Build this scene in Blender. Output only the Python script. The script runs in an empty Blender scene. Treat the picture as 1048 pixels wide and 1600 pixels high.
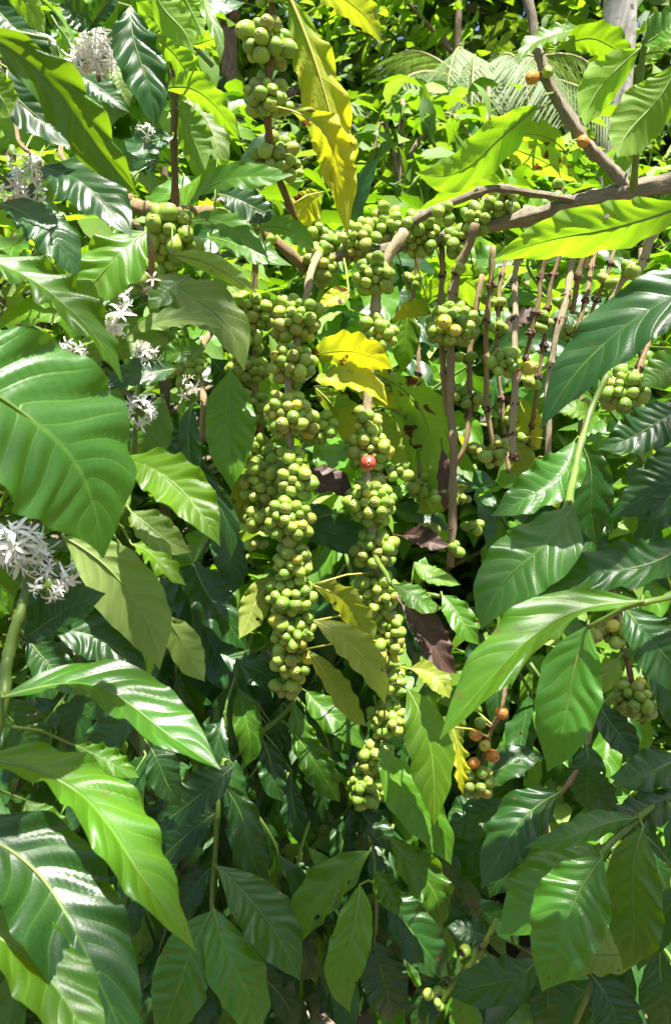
import bpy, math, random
import numpy as np
from mathutils import Vector, Matrix, Quaternion

R = math.radians
rng = random.Random(11)
scene = bpy.context.scene
COL = scene.collection

# ------------------------------------------------------------------ camera frame
CAM = Vector((0, 0, 1.5)); PITCH = R(8); FPX = 1200.0
FWD = Vector((0, math.cos(PITCH), -math.sin(PITCH)))
UPV = Vector((0, math.sin(PITCH), math.cos(PITCH)))
RGT = Vector((1, 0, 0)); ZUP = Vector((0, 0, 1))

def P(x, y, d):
    """a point at a given distance, seen in direction x, y of the view"""
    return CAM + FWD * d + RGT * (d * (x - 524) / FPX) + UPV * (d * (800 - y) / FPX)

cam = bpy.data.cameras.new('camera'); camo = bpy.data.objects.new('camera', cam); COL.objects.link(camo)
camo.location = CAM; camo.rotation_euler = (R(90) - PITCH, 0, 0)
cam.sensor_fit = 'VERTICAL'; cam.sensor_height = 24; cam.lens = 24 * FPX / 1600
cam.clip_start = 0.02; cam.clip_end = 400
cam.dof.use_dof = True; cam.dof.focus_distance = 0.86; cam.dof.aperture_fstop = 11
scene.camera = camo

# ------------------------------------------------------------------ light
SUN = Vector((0.14, -0.24, 0.96)).normalized()
elev = math.asin(SUN.z); az = math.atan2(SUN.x, SUN.y)
w = bpy.data.worlds.new("World"); scene.world = w; w.use_nodes = True
nt = w.node_tree; bg = nt.nodes['Background']; sky = nt.nodes.new('ShaderNodeTexSky')
sky.sky_type = 'NISHITA'; sky.sun_disc = False; sky.sun_elevation = elev; sky.sun_rotation = az
nt.links.new(sky.outputs[0], bg.inputs[0]); bg.inputs[1].default_value = 0.058; sky.dust_density = 2.0; sky.air_density = 1.0
sl = bpy.data.lights.new('sun', 'SUN'); sl.energy = 5.0; sl.angle = R(0.55); sl.color = (1.0, 0.955, 0.87)
so = bpy.data.objects.new('sun', sl); COL.objects.link(so); so.location = (0, 0, 20)
so.rotation_euler = SUN.to_track_quat('Z', 'Y').to_euler()
vs = scene.view_settings; vs.view_transform = 'Standard'; vs.look = 'None'; vs.gamma = 1; vs.exposure = 1.92
scene.cycles.max_bounces = 10; scene.cycles.transmission_bounces = 8; scene.cycles.diffuse_bounces = 5
scene.cycles.sample_clamp_indirect = 6

# ------------------------------------------------------------------ materials
class NT:
    def __init__(s, name):
        s.m = bpy.data.materials.new(name); s.m.use_nodes = True
        s.t = s.m.node_tree; s.t.nodes.clear()
        s.out = s.n('ShaderNodeOutputMaterial')
    def n(s, t, **k):
        x = s.t.nodes.new(t)
        for a, b in k.items(): setattr(x, a, b)
        return x
    def l(s, a, b): s.t.links.new(a, b)
    def inp(s, x, v):
        if hasattr(v, 'is_linked') or isinstance(v, bpy.types.NodeSocket): pass
    def math(s, op, a, b=0.0, c=0.0, clamp=False):
        x = s.n('ShaderNodeMath', operation=op); x.use_clamp = clamp
        for i, v in enumerate((a, b, c)):
            if isinstance(v, bpy.types.NodeSocket): s.l(v, x.inputs[i])
            else: x.inputs[i].default_value = v
        return x.outputs[0]
    def mix(s, f, a, b, blend='MIX'):
        x = s.n('ShaderNodeMix', data_type='RGBA', blend_type=blend)
        for i, v in ((0, f), (6, a), (7, b)):
            if isinstance(v, bpy.types.NodeSocket): s.l(v, x.inputs[i])
            elif i == 0: x.inputs[i].default_value = v
            else: x.inputs[i].default_value = (*v, 1)
        return x.outputs[2]
    def ramp(s, f, a, b, c0=(0, 0, 0), c1=(1, 1, 1)):
        x = s.n('ShaderNodeMapRange'); x.clamp = True
        s.l(f, x.inputs[0]); x.inputs[1].default_value = a; x.inputs[2].default_value = b
        return x.outputs[0]
    def noise(s, scale, co=None, detail=3, dist=0.0):
        x = s.n('ShaderNodeTexNoise'); x.inputs['Scale'].default_value = scale; x.inputs['Detail'].default_value = detail
        x.inputs['Distortion'].default_value = dist
        if co is not None: s.l(co, x.inputs['Vector'])
        return x.outputs[0]

NVEIN = 10.0; VSWEEP = 0.17

def leaf_mat(name, top, under, trans, rough=0.33, tw=0.42, vein=0.26, spots=0.0, spotcol=(0.12, 0.05, 0.015), blotch=None, veincol=None, spec=0.45):
    s = NT(name)
    uv = s.n('ShaderNodeUVMap'); sep = s.n('ShaderNodeSeparateXYZ'); s.l(uv.outputs[0], sep.inputs[0])
    u, v = sep.outputs[0], sep.outputs[1]
    va = s.math('ABSOLUTE', s.math('SUBTRACT', s.math('MULTIPLY', v, 2.0), 1.0))
    oi = s.n('ShaderNodeObjectInfo'); rnd = oi.outputs['Random']
    tc = s.n('ShaderNodeTexCoord')
    # lateral veins
    ph = s.math('MULTIPLY', s.math('SUBTRACT', u, s.math('MULTIPLY', va, VSWEEP)), NVEIN)
    fr = s.math('FRACT', s.math('ADD', ph, 20.0))
    dist = s.math('SUBTRACT', 0.5, s.math('ABSOLUTE', s.math('SUBTRACT', fr, 0.5)))
    lat = s.math('SUBTRACT', 1.0, s.ramp(dist, 0.012, 0.075))
    lat = s.math('MULTIPLY', lat, s.ramp(va, 1.0, 0.75))
    mid = s.math('SUBTRACT', 1.0, s.ramp(va, 0.012, 0.05))
    halo = s.math('MULTIPLY', s.math('SUBTRACT', 1.0, s.ramp(dist, 0.0, 0.32)), 0.35)
    # fine net veins
    vor = s.n('ShaderNodeTexVoronoi', feature='DISTANCE_TO_EDGE'); vor.inputs['Scale'].default_value = 46
    mp = s.n('ShaderNodeMapping'); mp.inputs['Scale'].default_value = (1.0, 0.42, 1); s.l(uv.outputs[0], mp.inputs[0]); s.l(mp.outputs[0], vor.inputs['Vector'])
    net = s.math('SUBTRACT', 1.0, s.ramp(vor.outputs[0], 0.0, 0.10))
    n1 = s.noise(9, tc.outputs['Object'], 4, 0.3); n2 = s.noise(60, tc.outputs['Object'], 3)
    var = s.math('ADD', s.math('MULTIPLY', n1, 0.5), s.math('MULTIPLY', rnd, 0.5))
    dk = lambda c, f: tuple(x * f for x in c)
    vc = veincol or (min(1, top[0] * 3.0 + .03), min(1, top[1] * 2.0 + .05), top[2] * 2 + .015)
    ct = s.mix(s.ramp(var, 0.25, 0.75), dk(top, 0.72), dk(top, 1.3))
    cu = s.mix(s.ramp(var, 0.25, 0.75), dk(under, 0.8), dk(under, 1.2))
    cr = s.mix(s.ramp(var, 0.25, 0.75), dk(trans, 0.82), dk(trans, 1.12))
    if blotch:
        bl = s.ramp(s.math('ADD', n1, s.math('MULTIPLY', s.math('SUBTRACT', 0.45, u), 0.5)), 0.45, 0.7)
        ct = s.mix(bl, ct, blotch); cu = s.mix(bl, cu, blotch); cr = s.mix(bl, cr, tuple(min(1, x * 1.6) for x in blotch))
    ct = s.mix(s.math('MULTIPLY', halo, vein), ct, vc)
    ct = s.mix(s.math('MULTIPLY', lat, vein), ct, vc)
    ct = s.mix(s.math('MULTIPLY', mid, min(1, vein * 2.2)), ct, vc)
    ct = s.mix(s.math('MULTIPLY', net, 0.13), ct, vc)
    cu = s.mix(s.math('MULTIPLY', s.math('MAXIMUM', lat, mid), vein * 1.2), cu, dk(under, 1.5))
    cr = s.mix(s.math('MULTIPLY', s.math('MAXIMUM', lat, mid), 0.45), cr, dk(trans, 0.5))
    cr = s.mix(s.math('MULTIPLY', net, 0.14), cr, dk(trans, 0.6))
    # little specks and wear, more on some leaves than on others
    wear = s.ramp(rnd, 0.45, 1.0)
    pat = s.math('MULTIPLY', s.ramp(s.noise(15, tc.outputs['Object'], 5, 1.2), 0.56, 0.70), s.math('MULTIPLY', wear, 0.55))
    ct = s.mix(pat, ct, tuple(a * 1.4 + b for a, b in zip(top, (0.05, 0.05, 0.004))))
    spk = s.ramp(s.noise(75, tc.outputs['Object'], 2), 0.67, 0.72)
    ct = s.mix(s.math('MULTIPLY', spk, s.math('MULTIPLY', wear, 0.8)), ct, (0.10, 0.07, 0.02))
    if spots > 0:
        sp = s.ramp(s.noise(26, tc.outputs['Object'], 3, 0.4), 0.72 - spots, 0.75 - spots)
        ct = s.mix(sp, ct, spotcol); cu = s.mix(sp, cu, spotcol); cr = s.mix(sp, cr, dk(spotcol, 0.8))
    geo = s.n('ShaderNodeNewGeometry'); bf = geo.outputs['Backfacing']
    base = s.mix(bf, ct, cu)
    pb = s.n('ShaderNodeBsdfPrincipled'); s.l(base, pb.inputs['Base Color'])
    rr = s.math('ADD', s.math('ADD', rough - 0.06, s.math('MULTIPLY', n1, 0.14)), s.math('MULTIPLY', bf, 0.25))
    s.l(rr, pb.inputs['Roughness']); pb.inputs['Specular IOR Level'].default_value = spec
    bump = s.n('ShaderNodeBump'); bump.inputs['Strength'].default_value = 0.25; bump.inputs['Distance'].default_value = 0.0012
    hb = s.math('SUBTRACT', s.math('MULTIPLY', n2, 0.12), s.math('ADD', s.math('MULTIPLY', s.math('MAXIMUM', lat, mid), 0.9), s.math('MULTIPLY', net, 0.06)))
    s.l(hb, bump.inputs['Height']); s.l(bump.outputs[0], pb.inputs['Normal'])
    tr = s.n('ShaderNodeBsdfTranslucent'); s.l(cr, tr.inputs['Color'])
    mx = s.n('ShaderNodeMixShader'); mx.inputs[0].default_value = tw
    s.l(pb.outputs[0], mx.inputs[1]); s.l(tr.outputs[0], mx.inputs[2])
    # insect holes on the worn leaves
    v2 = s.n('ShaderNodeTexVoronoi'); v2.inputs['Scale'].default_value = 6.0
    mp2 = s.n('ShaderNodeMapping'); mp2.inputs['Scale'].default_value = (1.0, 0.45, 1); s.l(uv.outputs[0], mp2.inputs[0])
    cx = s.n('ShaderNodeCombineXYZ'); s.l(s.math('MULTIPLY', rnd, 40.0), cx.inputs[0]); s.l(s.math('MULTIPLY', rnd, 17.0), cx.inputs[1])
    va_ = s.n('ShaderNodeVectorMath', operation='ADD'); s.l(mp2.outputs[0], va_.inputs[0]); s.l(cx.outputs[0], va_.inputs[1])
    s.l(va_.outputs[0], v2.inputs['Vector'])
    sc_ = s.n('ShaderNodeSeparateXYZ'); s.l(v2.outputs['Color'], sc_.inputs[0])
    gate = s.math('MULTIPLY', s.math('GREATER_THAN', sc_.outputs[0], 0.80), s.math('GREATER_THAN', rnd, 0.45))
    dd = s.math('ADD', v2.outputs['Distance'], s.math('MULTIPLY', s.math('SUBTRACT', s.noise(40, tc.outputs['Object'], 2), 0.5), 0.10))
    size = s.math('ADD', 0.05, s.math('MULTIPLY', sc_.outputs[1], 0.12))
    hole = s.math('MULTIPLY', s.math('LESS_THAN', dd, size), gate)
    ring = s.math('MULTIPLY', s.math('LESS_THAN', dd, s.math('ADD', size, 0.035)), gate)
    s.l(s.mix(s.math('MULTIPLY', ring, 0.85), base, (0.10, 0.06, 0.02)), pb.inputs['Base Color'])
    tp = s.n('ShaderNodeBsdfTransparent'); mh = s.n('ShaderNodeMixShader'); s.l(hole, mh.inputs[0])
    s.l(mx.outputs[0], mh.inputs[1]); s.l(tp.outputs[0], mh.inputs[2]); s.l(mh.outputs[0], s.out.inputs[0])
    return s.m

M = {}
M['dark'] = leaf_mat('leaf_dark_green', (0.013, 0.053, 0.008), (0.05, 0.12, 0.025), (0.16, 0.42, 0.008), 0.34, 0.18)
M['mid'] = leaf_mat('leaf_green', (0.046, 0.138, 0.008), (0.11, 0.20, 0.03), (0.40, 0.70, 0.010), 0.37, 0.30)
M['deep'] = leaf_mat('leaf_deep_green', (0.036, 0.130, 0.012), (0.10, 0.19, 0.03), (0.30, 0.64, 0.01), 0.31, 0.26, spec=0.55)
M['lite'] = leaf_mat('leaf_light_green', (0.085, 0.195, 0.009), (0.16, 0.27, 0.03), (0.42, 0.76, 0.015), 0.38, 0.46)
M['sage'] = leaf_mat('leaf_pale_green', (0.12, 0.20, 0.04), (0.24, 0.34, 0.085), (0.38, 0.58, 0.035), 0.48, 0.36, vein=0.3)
M['yellow'] = leaf_mat('leaf_yellow', (0.42, 0.41, 0.015), (0.48, 0.46, 0.03), (0.64, 0.65, 0.012), 0.42, 0.50, spots=0.11, spotcol=(0.16, 0.07, 0.015), blotch=(0.19, 0.30, 0.015))
M['olive'] = leaf_mat('leaf_olive_green', (0.17, 0.23, 0.025), (0.20, 0.25, 0.04), (0.50, 0.58, 0.015), 0.42, 0.42, spots=0.03, blotch=(0.21, 0.25, 0.025))
M['holed'] = leaf_mat('leaf_blotched_green', (0.10, 0.22, 0.02), (0.20, 0.32, 0.05), (0.45, 0.72, 0.02), 0.4, 0.46, spots=0.13, spotcol=(0.13, 0.045, 0.012))
M['brown'] = leaf_mat('leaf_dry_brown', (0.050, 0.026, 0.019), (0.08, 0.045, 0.03), (0.16, 0.06, 0.03), 0.55, 0.12, vein=0.2, veincol=(0.17, 0.09, 0.05))
M['litter'] = leaf_mat('leaf_litter_brown', (0.22, 0.15, 0.105), (0.26, 0.19, 0.14), (0.3, 0.2, 0.1), 0.7, 0.1, vein=0.2, veincol=(0.36, 0.26, 0.18))

def simple_mat(name, c0, c1, scale, rough=0.5, detail=4, bump=0.0, stretch=None, spec=0.5, sss=0.0, obj=True, c2=None, uvbark=False):
    s = NT(name); tc = s.n('ShaderNodeTexCoord'); co = tc.outputs['Object']
    if uvbark:
        um = s.n('ShaderNodeUVMap'); mp = s.n('ShaderNodeMapping'); mp.inputs['Scale'].default_value = (.16, .045, 1); s.l(um.outputs[0], mp.inputs[0]); co = mp.outputs[0]
    elif stretch:
        mp = s.n('ShaderNodeMapping'); mp.inputs['Scale'].default_value = stretch; s.l(co, mp.inputs[0]); co = mp.outputs[0]
    n1 = s.noise(scale, co, detail, 0.3)
    oi = s.n('ShaderNodeObjectInfo')
    f = s.math('ADD', s.math('MULTIPLY', s.math('SUBTRACT', n1, 0.5), 1.6), s.math('ADD', s.math('MULTIPLY', oi.outputs['Random'], 0.8 if obj else 0.0), 0.1 if obj else 0.5))
    c = s.mix(s.ramp(f, 0.1, 0.9), c0, c1)
    if c2:
        c = s.mix(s.ramp(s.noise(scale * 2.3, co, 3), 0.58, 0.72), c, c2)
    pb = s.n('ShaderNodeBsdfPrincipled'); s.l(c, pb.inputs['Base Color'])
    pb.inputs['Roughness'].default_value = rough; pb.inputs['Specular IOR Level'].default_value = spec
    if sss:
        pb.inputs['Subsurface Weight'].default_value = sss; pb.inputs['Subsurface Radius'].default_value = (0.004, 0.006, 0.001); pb.inputs['Subsurface Scale'].default_value = 1.0
    if bump:
        b = s.n('ShaderNodeBump'); b.inputs['Strength'].default_value = bump; b.inputs['Distance'].default_value = 0.002
        s.l(n1, b.inputs['Height']); s.l(b.outputs[0], pb.inputs['Normal'])
    s.l(pb.outputs[0], s.out.inputs[0])
    return s.m

M['bark'] = simple_mat('bark_brown', (0.17, 0.135, 0.095), (0.46, 0.39, 0.29), 100, 0.8, 8, 1.0, None, 0.2, obj=False, c2=(0.55, 0.47, 0.35), uvbark=True)
M['trunkbark'] = simple_mat('trunk_bark', (0.10, 0.07, 0.045), (0.28, 0.21, 0.14), 30, 0.8, 6, 0.8, (1, 1, 0.35), 0.2, obj=False, c2=(0.34, 0.28, 0.2))
M['twig'] = simple_mat('twig_brown', (0.22, 0.14, 0.06), (0.46, 0.33, 0.17), 110, 0.75, 7, .9, None, 0.25, c2=(0.46, 0.38, 0.27), uvbark=True)
M['grey'] = simple_mat('twig_grey', (0.30, 0.22, 0.12), (0.58, 0.48, 0.31), 110, 0.75, 7, .9, None, 0.25, c2=(0.26, 0.16, 0.09), uvbark=True)
M['gstem'] = simple_mat('stem_green', (0.075, 0.13, 0.015), (0.13, 0.20, 0.03), 60, 0.45, 3, 0.2, (1, 1, 0.3))
M['midrib'] = simple_mat('midrib_pale', (0.11, 0.18, 0.03), (0.18, 0.26, 0.05), 60, 0.45, 2)
M['midriby'] = simple_mat('midrib_yellow', (0.36, 0.36, 0.06), (0.45, 0.42, 0.08), 60, 0.45, 2)
M['midribb'] = simple_mat('midrib_brown', (0.11, 0.06, 0.04), (0.16, 0.09, 0.05), 60, 0.6, 2)
M['stub'] = simple_mat('withered_stub', (0.028, 0.016, 0.012), (0.13, 0.07, 0.045), 160, 0.85, 3, 0.4)
M['petal'] = simple_mat('petal_white', (0.80, 0.78, 0.69), (0.86, 0.85, 0.78), 70, 0.55, 2, sss=0.15)
M['petaldry'] = simple_mat('petal_faded', (0.55, 0.48, 0.36), (0.68, 0.62, 0.5), 70, 0.6, 2)
M['calyx'] = simple_mat('berry_calyx', (0.20, 0.15, 0.06), (0.34, 0.28, 0.12), 300, 0.7, 2)
M['berry'] = simple_mat('berry_green', (0.125, 0.235, 0.028), (0.29, 0.40, 0.058), 45, 0.33, 4, 0.04, None, 0.45, 0.15, c2=(0.34, 0.39, 0.075))
M['berryy'] = simple_mat('berry_yellow', (0.42, 0.38, 0.04), (0.52, 0.46, 0.06), 80, 0.34, 4, 0.05, None, 0.45, 0.12, c2=(0.36, 0.38, 0.06))
M['berryblush'] = simple_mat('berry_blushed', (0.17, 0.24, 0.04), (0.28, 0.30, 0.06), 60, 0.34, 4, 0.05, None, 0.45, 0.1, c2=(0.30, 0.11, 0.05))
M['berryo'] = simple_mat('berry_orange', (0.48, 0.17, 0.03), (0.56, 0.24, 0.045), 80, 0.34, 4, 0.05, None, 0.45, 0.12)
M['berryr'] = simple_mat('berry_red', (0.52, 0.06, 0.04), (0.62, 0.11, 0.06), 80, 0.36, 4, 0.05, None, 0.45, 0.12)
M['berryk'] = simple_mat('berry_dried', (0.02, 0.015, 0.012), (0.05, 0.03, 0.02), 80, 0.6, 4, 0.2)

# ------------------------------------------------------------------ object helpers
def thing(name, label, cat, loc, group=None):
    o = bpy.data.objects.new(name, None); COL.objects.link(o)
    o.location = loc; o.empty_display_size = 0.02; o['label'] = label; o['category'] = cat
    if group: o['group'] = group
    return o

def link(name, me, parent, loc=(0, 0, 0), rot=None, scale=None):
    o = bpy.data.objects.new(name, me); COL.objects.link(o); o.parent = parent
    o.location = loc
    if rot is not None: o.rotation_mode = 'QUATERNION'; o.rotation_quaternion = rot
    if scale is not None: o.scale = scale
    return o

def mesh(name, vs_, fs, mats, smooth=True, uvs=None, mi=None):
    me = bpy.data.meshes.new(name); me.from_pydata([tuple(v) for v in vs_], [], fs)
    for m in mats: me.materials.append(m)
    if smooth: me.polygons.foreach_set('use_smooth', [True] * len(me.polygons))
    if mi is not None: me.polygons.foreach_set('material_index', mi)
    if uvs is not None:
        ul = me.uv_layers.new(name='UVMap'); li = np.zeros(len(me.loops), dtype=np.int32); me.loops.foreach_get('vertex_index', li)
        ul.data.foreach_set('uv', np.asarray(uvs, dtype=np.float32)[li].ravel())
    me.update(); return me

def catmull(pts, per=6):
    pts = [Vector(p) for p in pts]
    if len(pts) < 2: return pts
    q = [pts[0] * 2 - pts[1]] + pts + [pts[-1] * 2 - pts[-2]]
    out = []
    for i in range(1, len(q) - 2):
        a, b, c, d = q[i - 1], q[i], q[i + 1], q[i + 2]
        for k in range(per):
            t = k / per
            out.append(0.5 * ((2 * b) + (c - a) * t + (2 * a - 5 * b + 4 * c - d) * t * t + (3 * b - a - 3 * c + d) * t ** 3))
    out.append(pts[-1]); return out

def tube_data(path, radii, sides=8, rough=0.0, seed=0, vs_=None, fs=None, cap=True):
    rr = random.Random(seed); vs_ = [] if vs_ is None else vs_; fs = [] if fs is None else fs
    n = len(path); up = None; off = len(vs_)
    for i, p in enumerate(path):
        t = (path[min(n - 1, i + 1)] - path[max(0, i - 1)]).normalized()
        if up is None:
            up = t.orthogonal().normalized()
        up = (up - t * up.dot(t)).normalized(); sd = t.cross(up)
        for k in range(sides):
            a = 2 * math.pi * k / sides; r = radii[i] * (1 + rough * (rr.random() - .5) * 2 + rough * 1.1 * math.sin(k * 2.4 + seed + math.sin(i * .23) * 1.5))
            vs_.append(p + (up * math.cos(a) + sd * math.sin(a)) * r)
    for i in range(n - 1):
        for k in range(sides):
            a = off + i * sides + k; b = off + i * sides + (k + 1) % sides
            fs.append((a, b, b + sides, a + sides))
    if cap:
        vs_.append(path[0]); vs_.append(path[-1])
        for k in range(sides):
            fs.append((len(vs_) - 2, off + (k + 1) % sides, off + k))
            fs.append((len(vs_) - 1, off + (n - 1) * sides + k, off + (n - 1) * sides + (k + 1) % sides))
    return vs_, fs

# ------------------------------------------------------------------ leaf geometry
PU = [0, .02, .05, .1, .2, .33, .46, .6, .72, .82, .89, .935, .965, .985, 1.0]
PW = [.03, .09, .20, .38, .70, .93, 1.0, .95, .80, .58, .36, .20, .10, .05, .02]

def leaf_data(P0, P1, N, hw, bow=0.06, side=0.0, fold=0.25, ruf=0.16, nu=30, nv=5, seed=0, twist=0.0, quilt=0.10, curl=0.15, fa=0.0):
    """blade between P0 (base) and P1 (tip), N = direction the upper face looks"""
    rr = random.Random(seed)
    A = P1 - P0; L = A.length; T0 = A / L
    N = (N - T0 * N.dot(T0)).normalized(); S0 = T0.cross(N)
    p1, p2, p3 = rr.random() * 6.28, rr.random() * 6.28, rr.random() * 6.28
    pw = rr.uniform(0.88, 1.12); lop = rr.uniform(-.05, .05); ra, rb = rr.uniform(.5, 1.1), rr.uniform(.5, 1.1)
    wob = rr.uniform(-.04, .04); vsc = rr.uniform(.72, 1.22); tipc = rr.uniform(-.02, .10); tips = rr.uniform(-.05, .05)
    w1, w2, w3, w4 = (rr.uniform(0, 6.28) for _ in range(4)); va1 = rr.uniform(.1, .3); wrp = rr.uniform(.008, .02)
    def sp(u):
        k = 4 * u * (1 - u)
        return P0 + A * u + N * (bow * L * k) - N * (tipc * L * u ** 5) + S0 * (side * L * k + wob * L * math.sin(u * 6.28) + tips * L * u ** 5)
    V = []; UV = []; F = []; spine = []
    cols = 2 * nv + 1
    for i in range(nu + 1):
        u = i / nu; uu = u ** pw
        h = hw * float(np.interp(uu, PU, PW))
        t = (sp(min(1, u + .01)) - sp(max(0, u - .01))).normalized()
        n = (N - t * N.dot(t)).normalized()
        tw = twist * (u - .4)
        if tw: n = Quaternion(t, tw) @ n
        s = t.cross(n); c = sp(u); spine.append((c, n))
        f = fold * (1 - 0.35 * u)
        for j in range(cols):
            v = (j - nv) / nv; a = abs(v); sg = 1 if v >= 0 else -1
            uw = (u + wrp * math.sin(u * 11 + w1) + .022 * a * sg + .012 * math.sin(u * 17 + w2 * sg + 2 * a)) * vsc
            ph = NVEIN * (uw - VSWEEP * a)
            q = 1.1 * (math.sin(math.pi * ph) ** 2 * .7 + abs(math.sin(math.pi * ph)) * .3 - .52)
            rufp = (ra if sg > 0 else rb) * ruf * a ** 2.2 * 1.5 * (math.sin(math.pi * ph * (.92 if sg > 0 else 1.0) + (p1 if sg > 0 else p2)) + .22 * math.sin(2 * math.pi * ph + p3 * sg))
            env = min(1, u * 6) * min(1, (1 - u) * 5)
            x = a * h * (1 + lop * sg) * (1 + .012 * q * a * env + a * (.03 * math.sin(u * 13 + w3 * sg) + .022 * math.sin(u * 29 + w4 * sg)))
            fs_ = f + fa * sg * min(1, u * 4)
            hgt = x * math.sin(fs_) - curl * h * a * a * math.cos(p3 + u * 3) + h * quilt * q * (.75 + va1 * math.sin(u * 8 + w4 + sg)) * (max(0, a * (1.01 - a)) * 4) ** .75 * env + h * rufp * env
            hgt += h * .04 * math.sin(u * 9 + p3 + v * 2)
            V.append(c + s * (sg * x * math.cos(fs_)) + n * hgt); UV.append((uw, (v + 1) / 2))
    for i in range(nu):
        for j in range(cols - 1):
            a = i * cols + j; F.append((a, a + cols, a + cols + 1, a + 1)) if False else F.append((a, a + 1, a + cols + 1, a + cols))
    return V, F, UV, spine

def leaf_normal_fix(V, F, N):
    a, b, c, d = (V[i] for i in F[len(F) // 2])
    return (c - a).cross(d - b).dot(N) > 0

def add_leaf(parent, origin, P0, P1, N, hw, mat, nu=30, nv=5, rib=True, stem_pt=None, name='leaf', **k):
    V, F, UV, spine = leaf_data(P0, P1, N, hw, nu=nu, nv=nv, **k)
    if not leaf_normal_fix(V, F, N): F = [f[::-1] for f in F]
    V = [v - origin for v in V]
    lf = link(name, mesh(name, V, F, [M[mat]], uvs=UV), parent)
    if rib:
        L = (P1 - P0).length
        pts = [c - origin - n * (hw * .012) for c, n in spine]
        pre = []
        if stem_pt is not None and 0.001 < (stem_pt - P0).length < 0.16:
            s0 = stem_pt - origin; e = P0 - origin; tdir = (P1 - P0).normalized()
            pre = [s0, s0.lerp(e, .5) - tdir * 0.0 + Vector((0, 0, .004)), ]
        else:
            pre = [P0 - origin - (P1 - P0).normalized() * 0.012]
        path = pre + pts[:-1:2] + [pts[-1]]
        r0 = min(0.0021, max(0.0009, L * 0.0085))
        rad = [r0 * (1.15 if i < len(pre) else max(.12, 1 - 1.0 * (i - len(pre)) / (len(path) - len(pre)))) for i in range(len(path))]
        V2, F2 = tube_data(path, rad, 5)
        mm = 'midriby' if mat in ('yellow', 'olive') else 'midribb' if mat in ('brown', 'litter') else 'midrib'
        link('midrib', mesh('midrib', V2, F2, [M[mm]]), lf)
    return lf

# ------------------------------------------------------------------ berries
def berry_mesh(name, mat, elong, seed):
    rr = random.Random(seed); sides, rings = 14, 10; vs_, fs, mi = [], [], []
    prof = []
    for i in range(rings + 1):
        t = i / rings; a = math.pi * (0.02 + 0.90 * t); prof.append((math.sin(a) ** .92, -math.cos(a) * elong))
    zt = prof[-1][1]; rt = prof[-1][0]
    prof += [(rt * .82, zt + .045), (rt * .52, zt + .05), (rt * .46, zt - .03), (.001, zt - .02)]
    sq = rr.uniform(.0, .06)
    for r, z in prof:
        for k in range(sides):
            a = 2 * math.pi * k / sides; f = 1 + sq * math.cos(2 * a)
            vs_.append(Vector((r * f * math.cos(a), r * math.sin(a) / f, z)))
    for i in range(len(prof) - 1):
        for k in range(sides):
            a = i * sides + k; b = i * sides + (k + 1) % sides
            fs.append((a, b, b + sides, a + sides)); mi.append(1 if i >= rings + 1 else 0)
    return mesh(name, vs_, fs, [mat, M['calyx']], mi=mi)

BM = {k: [berry_mesh('berry', M[m], e, i) for i, e in enumerate((1.02, 1.12, 1.2))] for k, m in
      (('g', 'berry'), ('y', 'berryy'), ('b', 'berryblush'), ('o', 'berryo'), ('r', 'berryr'), ('k', 'berryk'))}
RB = 0.0066

def add_berry(cl, pos, axis, r, kind='g', rr=rng):
    me = rr.choice(BM[kind]); q = axis.to_track_quat('Z', 'Y')
    q = q @ Quaternion((0, 0, 1), rr.random() * 6.28)
    o = link('berry', me, cl, pos, q, (r, r, r * rr.uniform(.98, 1.24)))
    lab = {'r': 'ripe red berry', 'o': 'ripening orange berry', 'y': 'yellowing berry', 'k': 'dried black berry'}.get(kind)
    if lab: o['label'] = lab
    return o

def cluster(root, origin, c, axis, n, rx, ry, seed, kinds='g', rb=RB, yellow=0.0, stem_r=0.003):
    """berries packed round a node; c world centre, axis stem direction"""
    r_ = np.random.RandomState(seed); rr = random.Random(seed)
    n = int(round(n * 1.7)) if n > 7 else n
    ax = np.array(axis); ax = ax / np.linalg.norm(ax)
    pts = r_.normal(size=(n, 3)); pts /= np.linalg.norm(pts, axis=1)[:, None]; pts *= r_.uniform(.5, 1, (n, 1))
    al = pts @ ax
    pts = (pts - np.outer(al, ax)) * rx + np.outer(al, ax) * ry
    rad = rb * r_.uniform(.66, 1.14, n)
    for it in range(140):
        d = pts[:, None] - pts[None]; L = np.linalg.norm(d, axis=2) + 1e-9
        need = (rad[:, None] + rad[None]) * 0.95; ov = np.maximum(0, need - L); np.fill_diagonal(ov, 0)
        pts += (d / L[..., None] * ov[..., None]).sum(1) * 0.35
        al = pts @ ax; rv = pts - np.outer(al, ax); rl = np.linalg.norm(rv, axis=1) + 1e-9
        push = np.maximum(0, stem_r + rad * .92 - rl); pts += rv / rl[:, None] * push[:, None] * .6
        pts *= (1 - .012)
    # the stalk knot the berries sit on
    vs_, fs = [], []
    for p in pts:
        a = float(p @ ax); s0 = Vector(ax * a * .7); e = Vector(p)
        e = s0 + (e - s0) * .8
        tube_data([s0, s0.lerp(e, .5), e], [.0016, .0012, .0014], 5, 0, 0, vs_, fs)
    tube_data([Vector(-ax * ry * .5), Vector((0, 0, 0)), Vector(ax * ry * .5)], [stem_r * 1.1, stem_r * 1.5, stem_r * 1.1], 7, .2, seed, vs_, fs)
    cl = link('berry_cluster', mesh('berry_cluster', vs_, fs, [M['stub']]), root, c - origin)
    for i, p in enumerate(pts):
        a = float(p @ ax); dirv = Vector(p - ax * a * .75)
        dirv = (dirv.normalized() + Vector((rr.uniform(-.6, .6), rr.uniform(-.6, .6), rr.uniform(-.6, .6)))).normalized()
        k = kinds
        if kinds == 'g':
            x = rr.random(); k = 'y' if x < yellow else 'b' if x < yellow + .17 else 'g'
        add_berry(cl, Vector(p), dirv, float(rad[i]), k, rr)
    return cl

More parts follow.
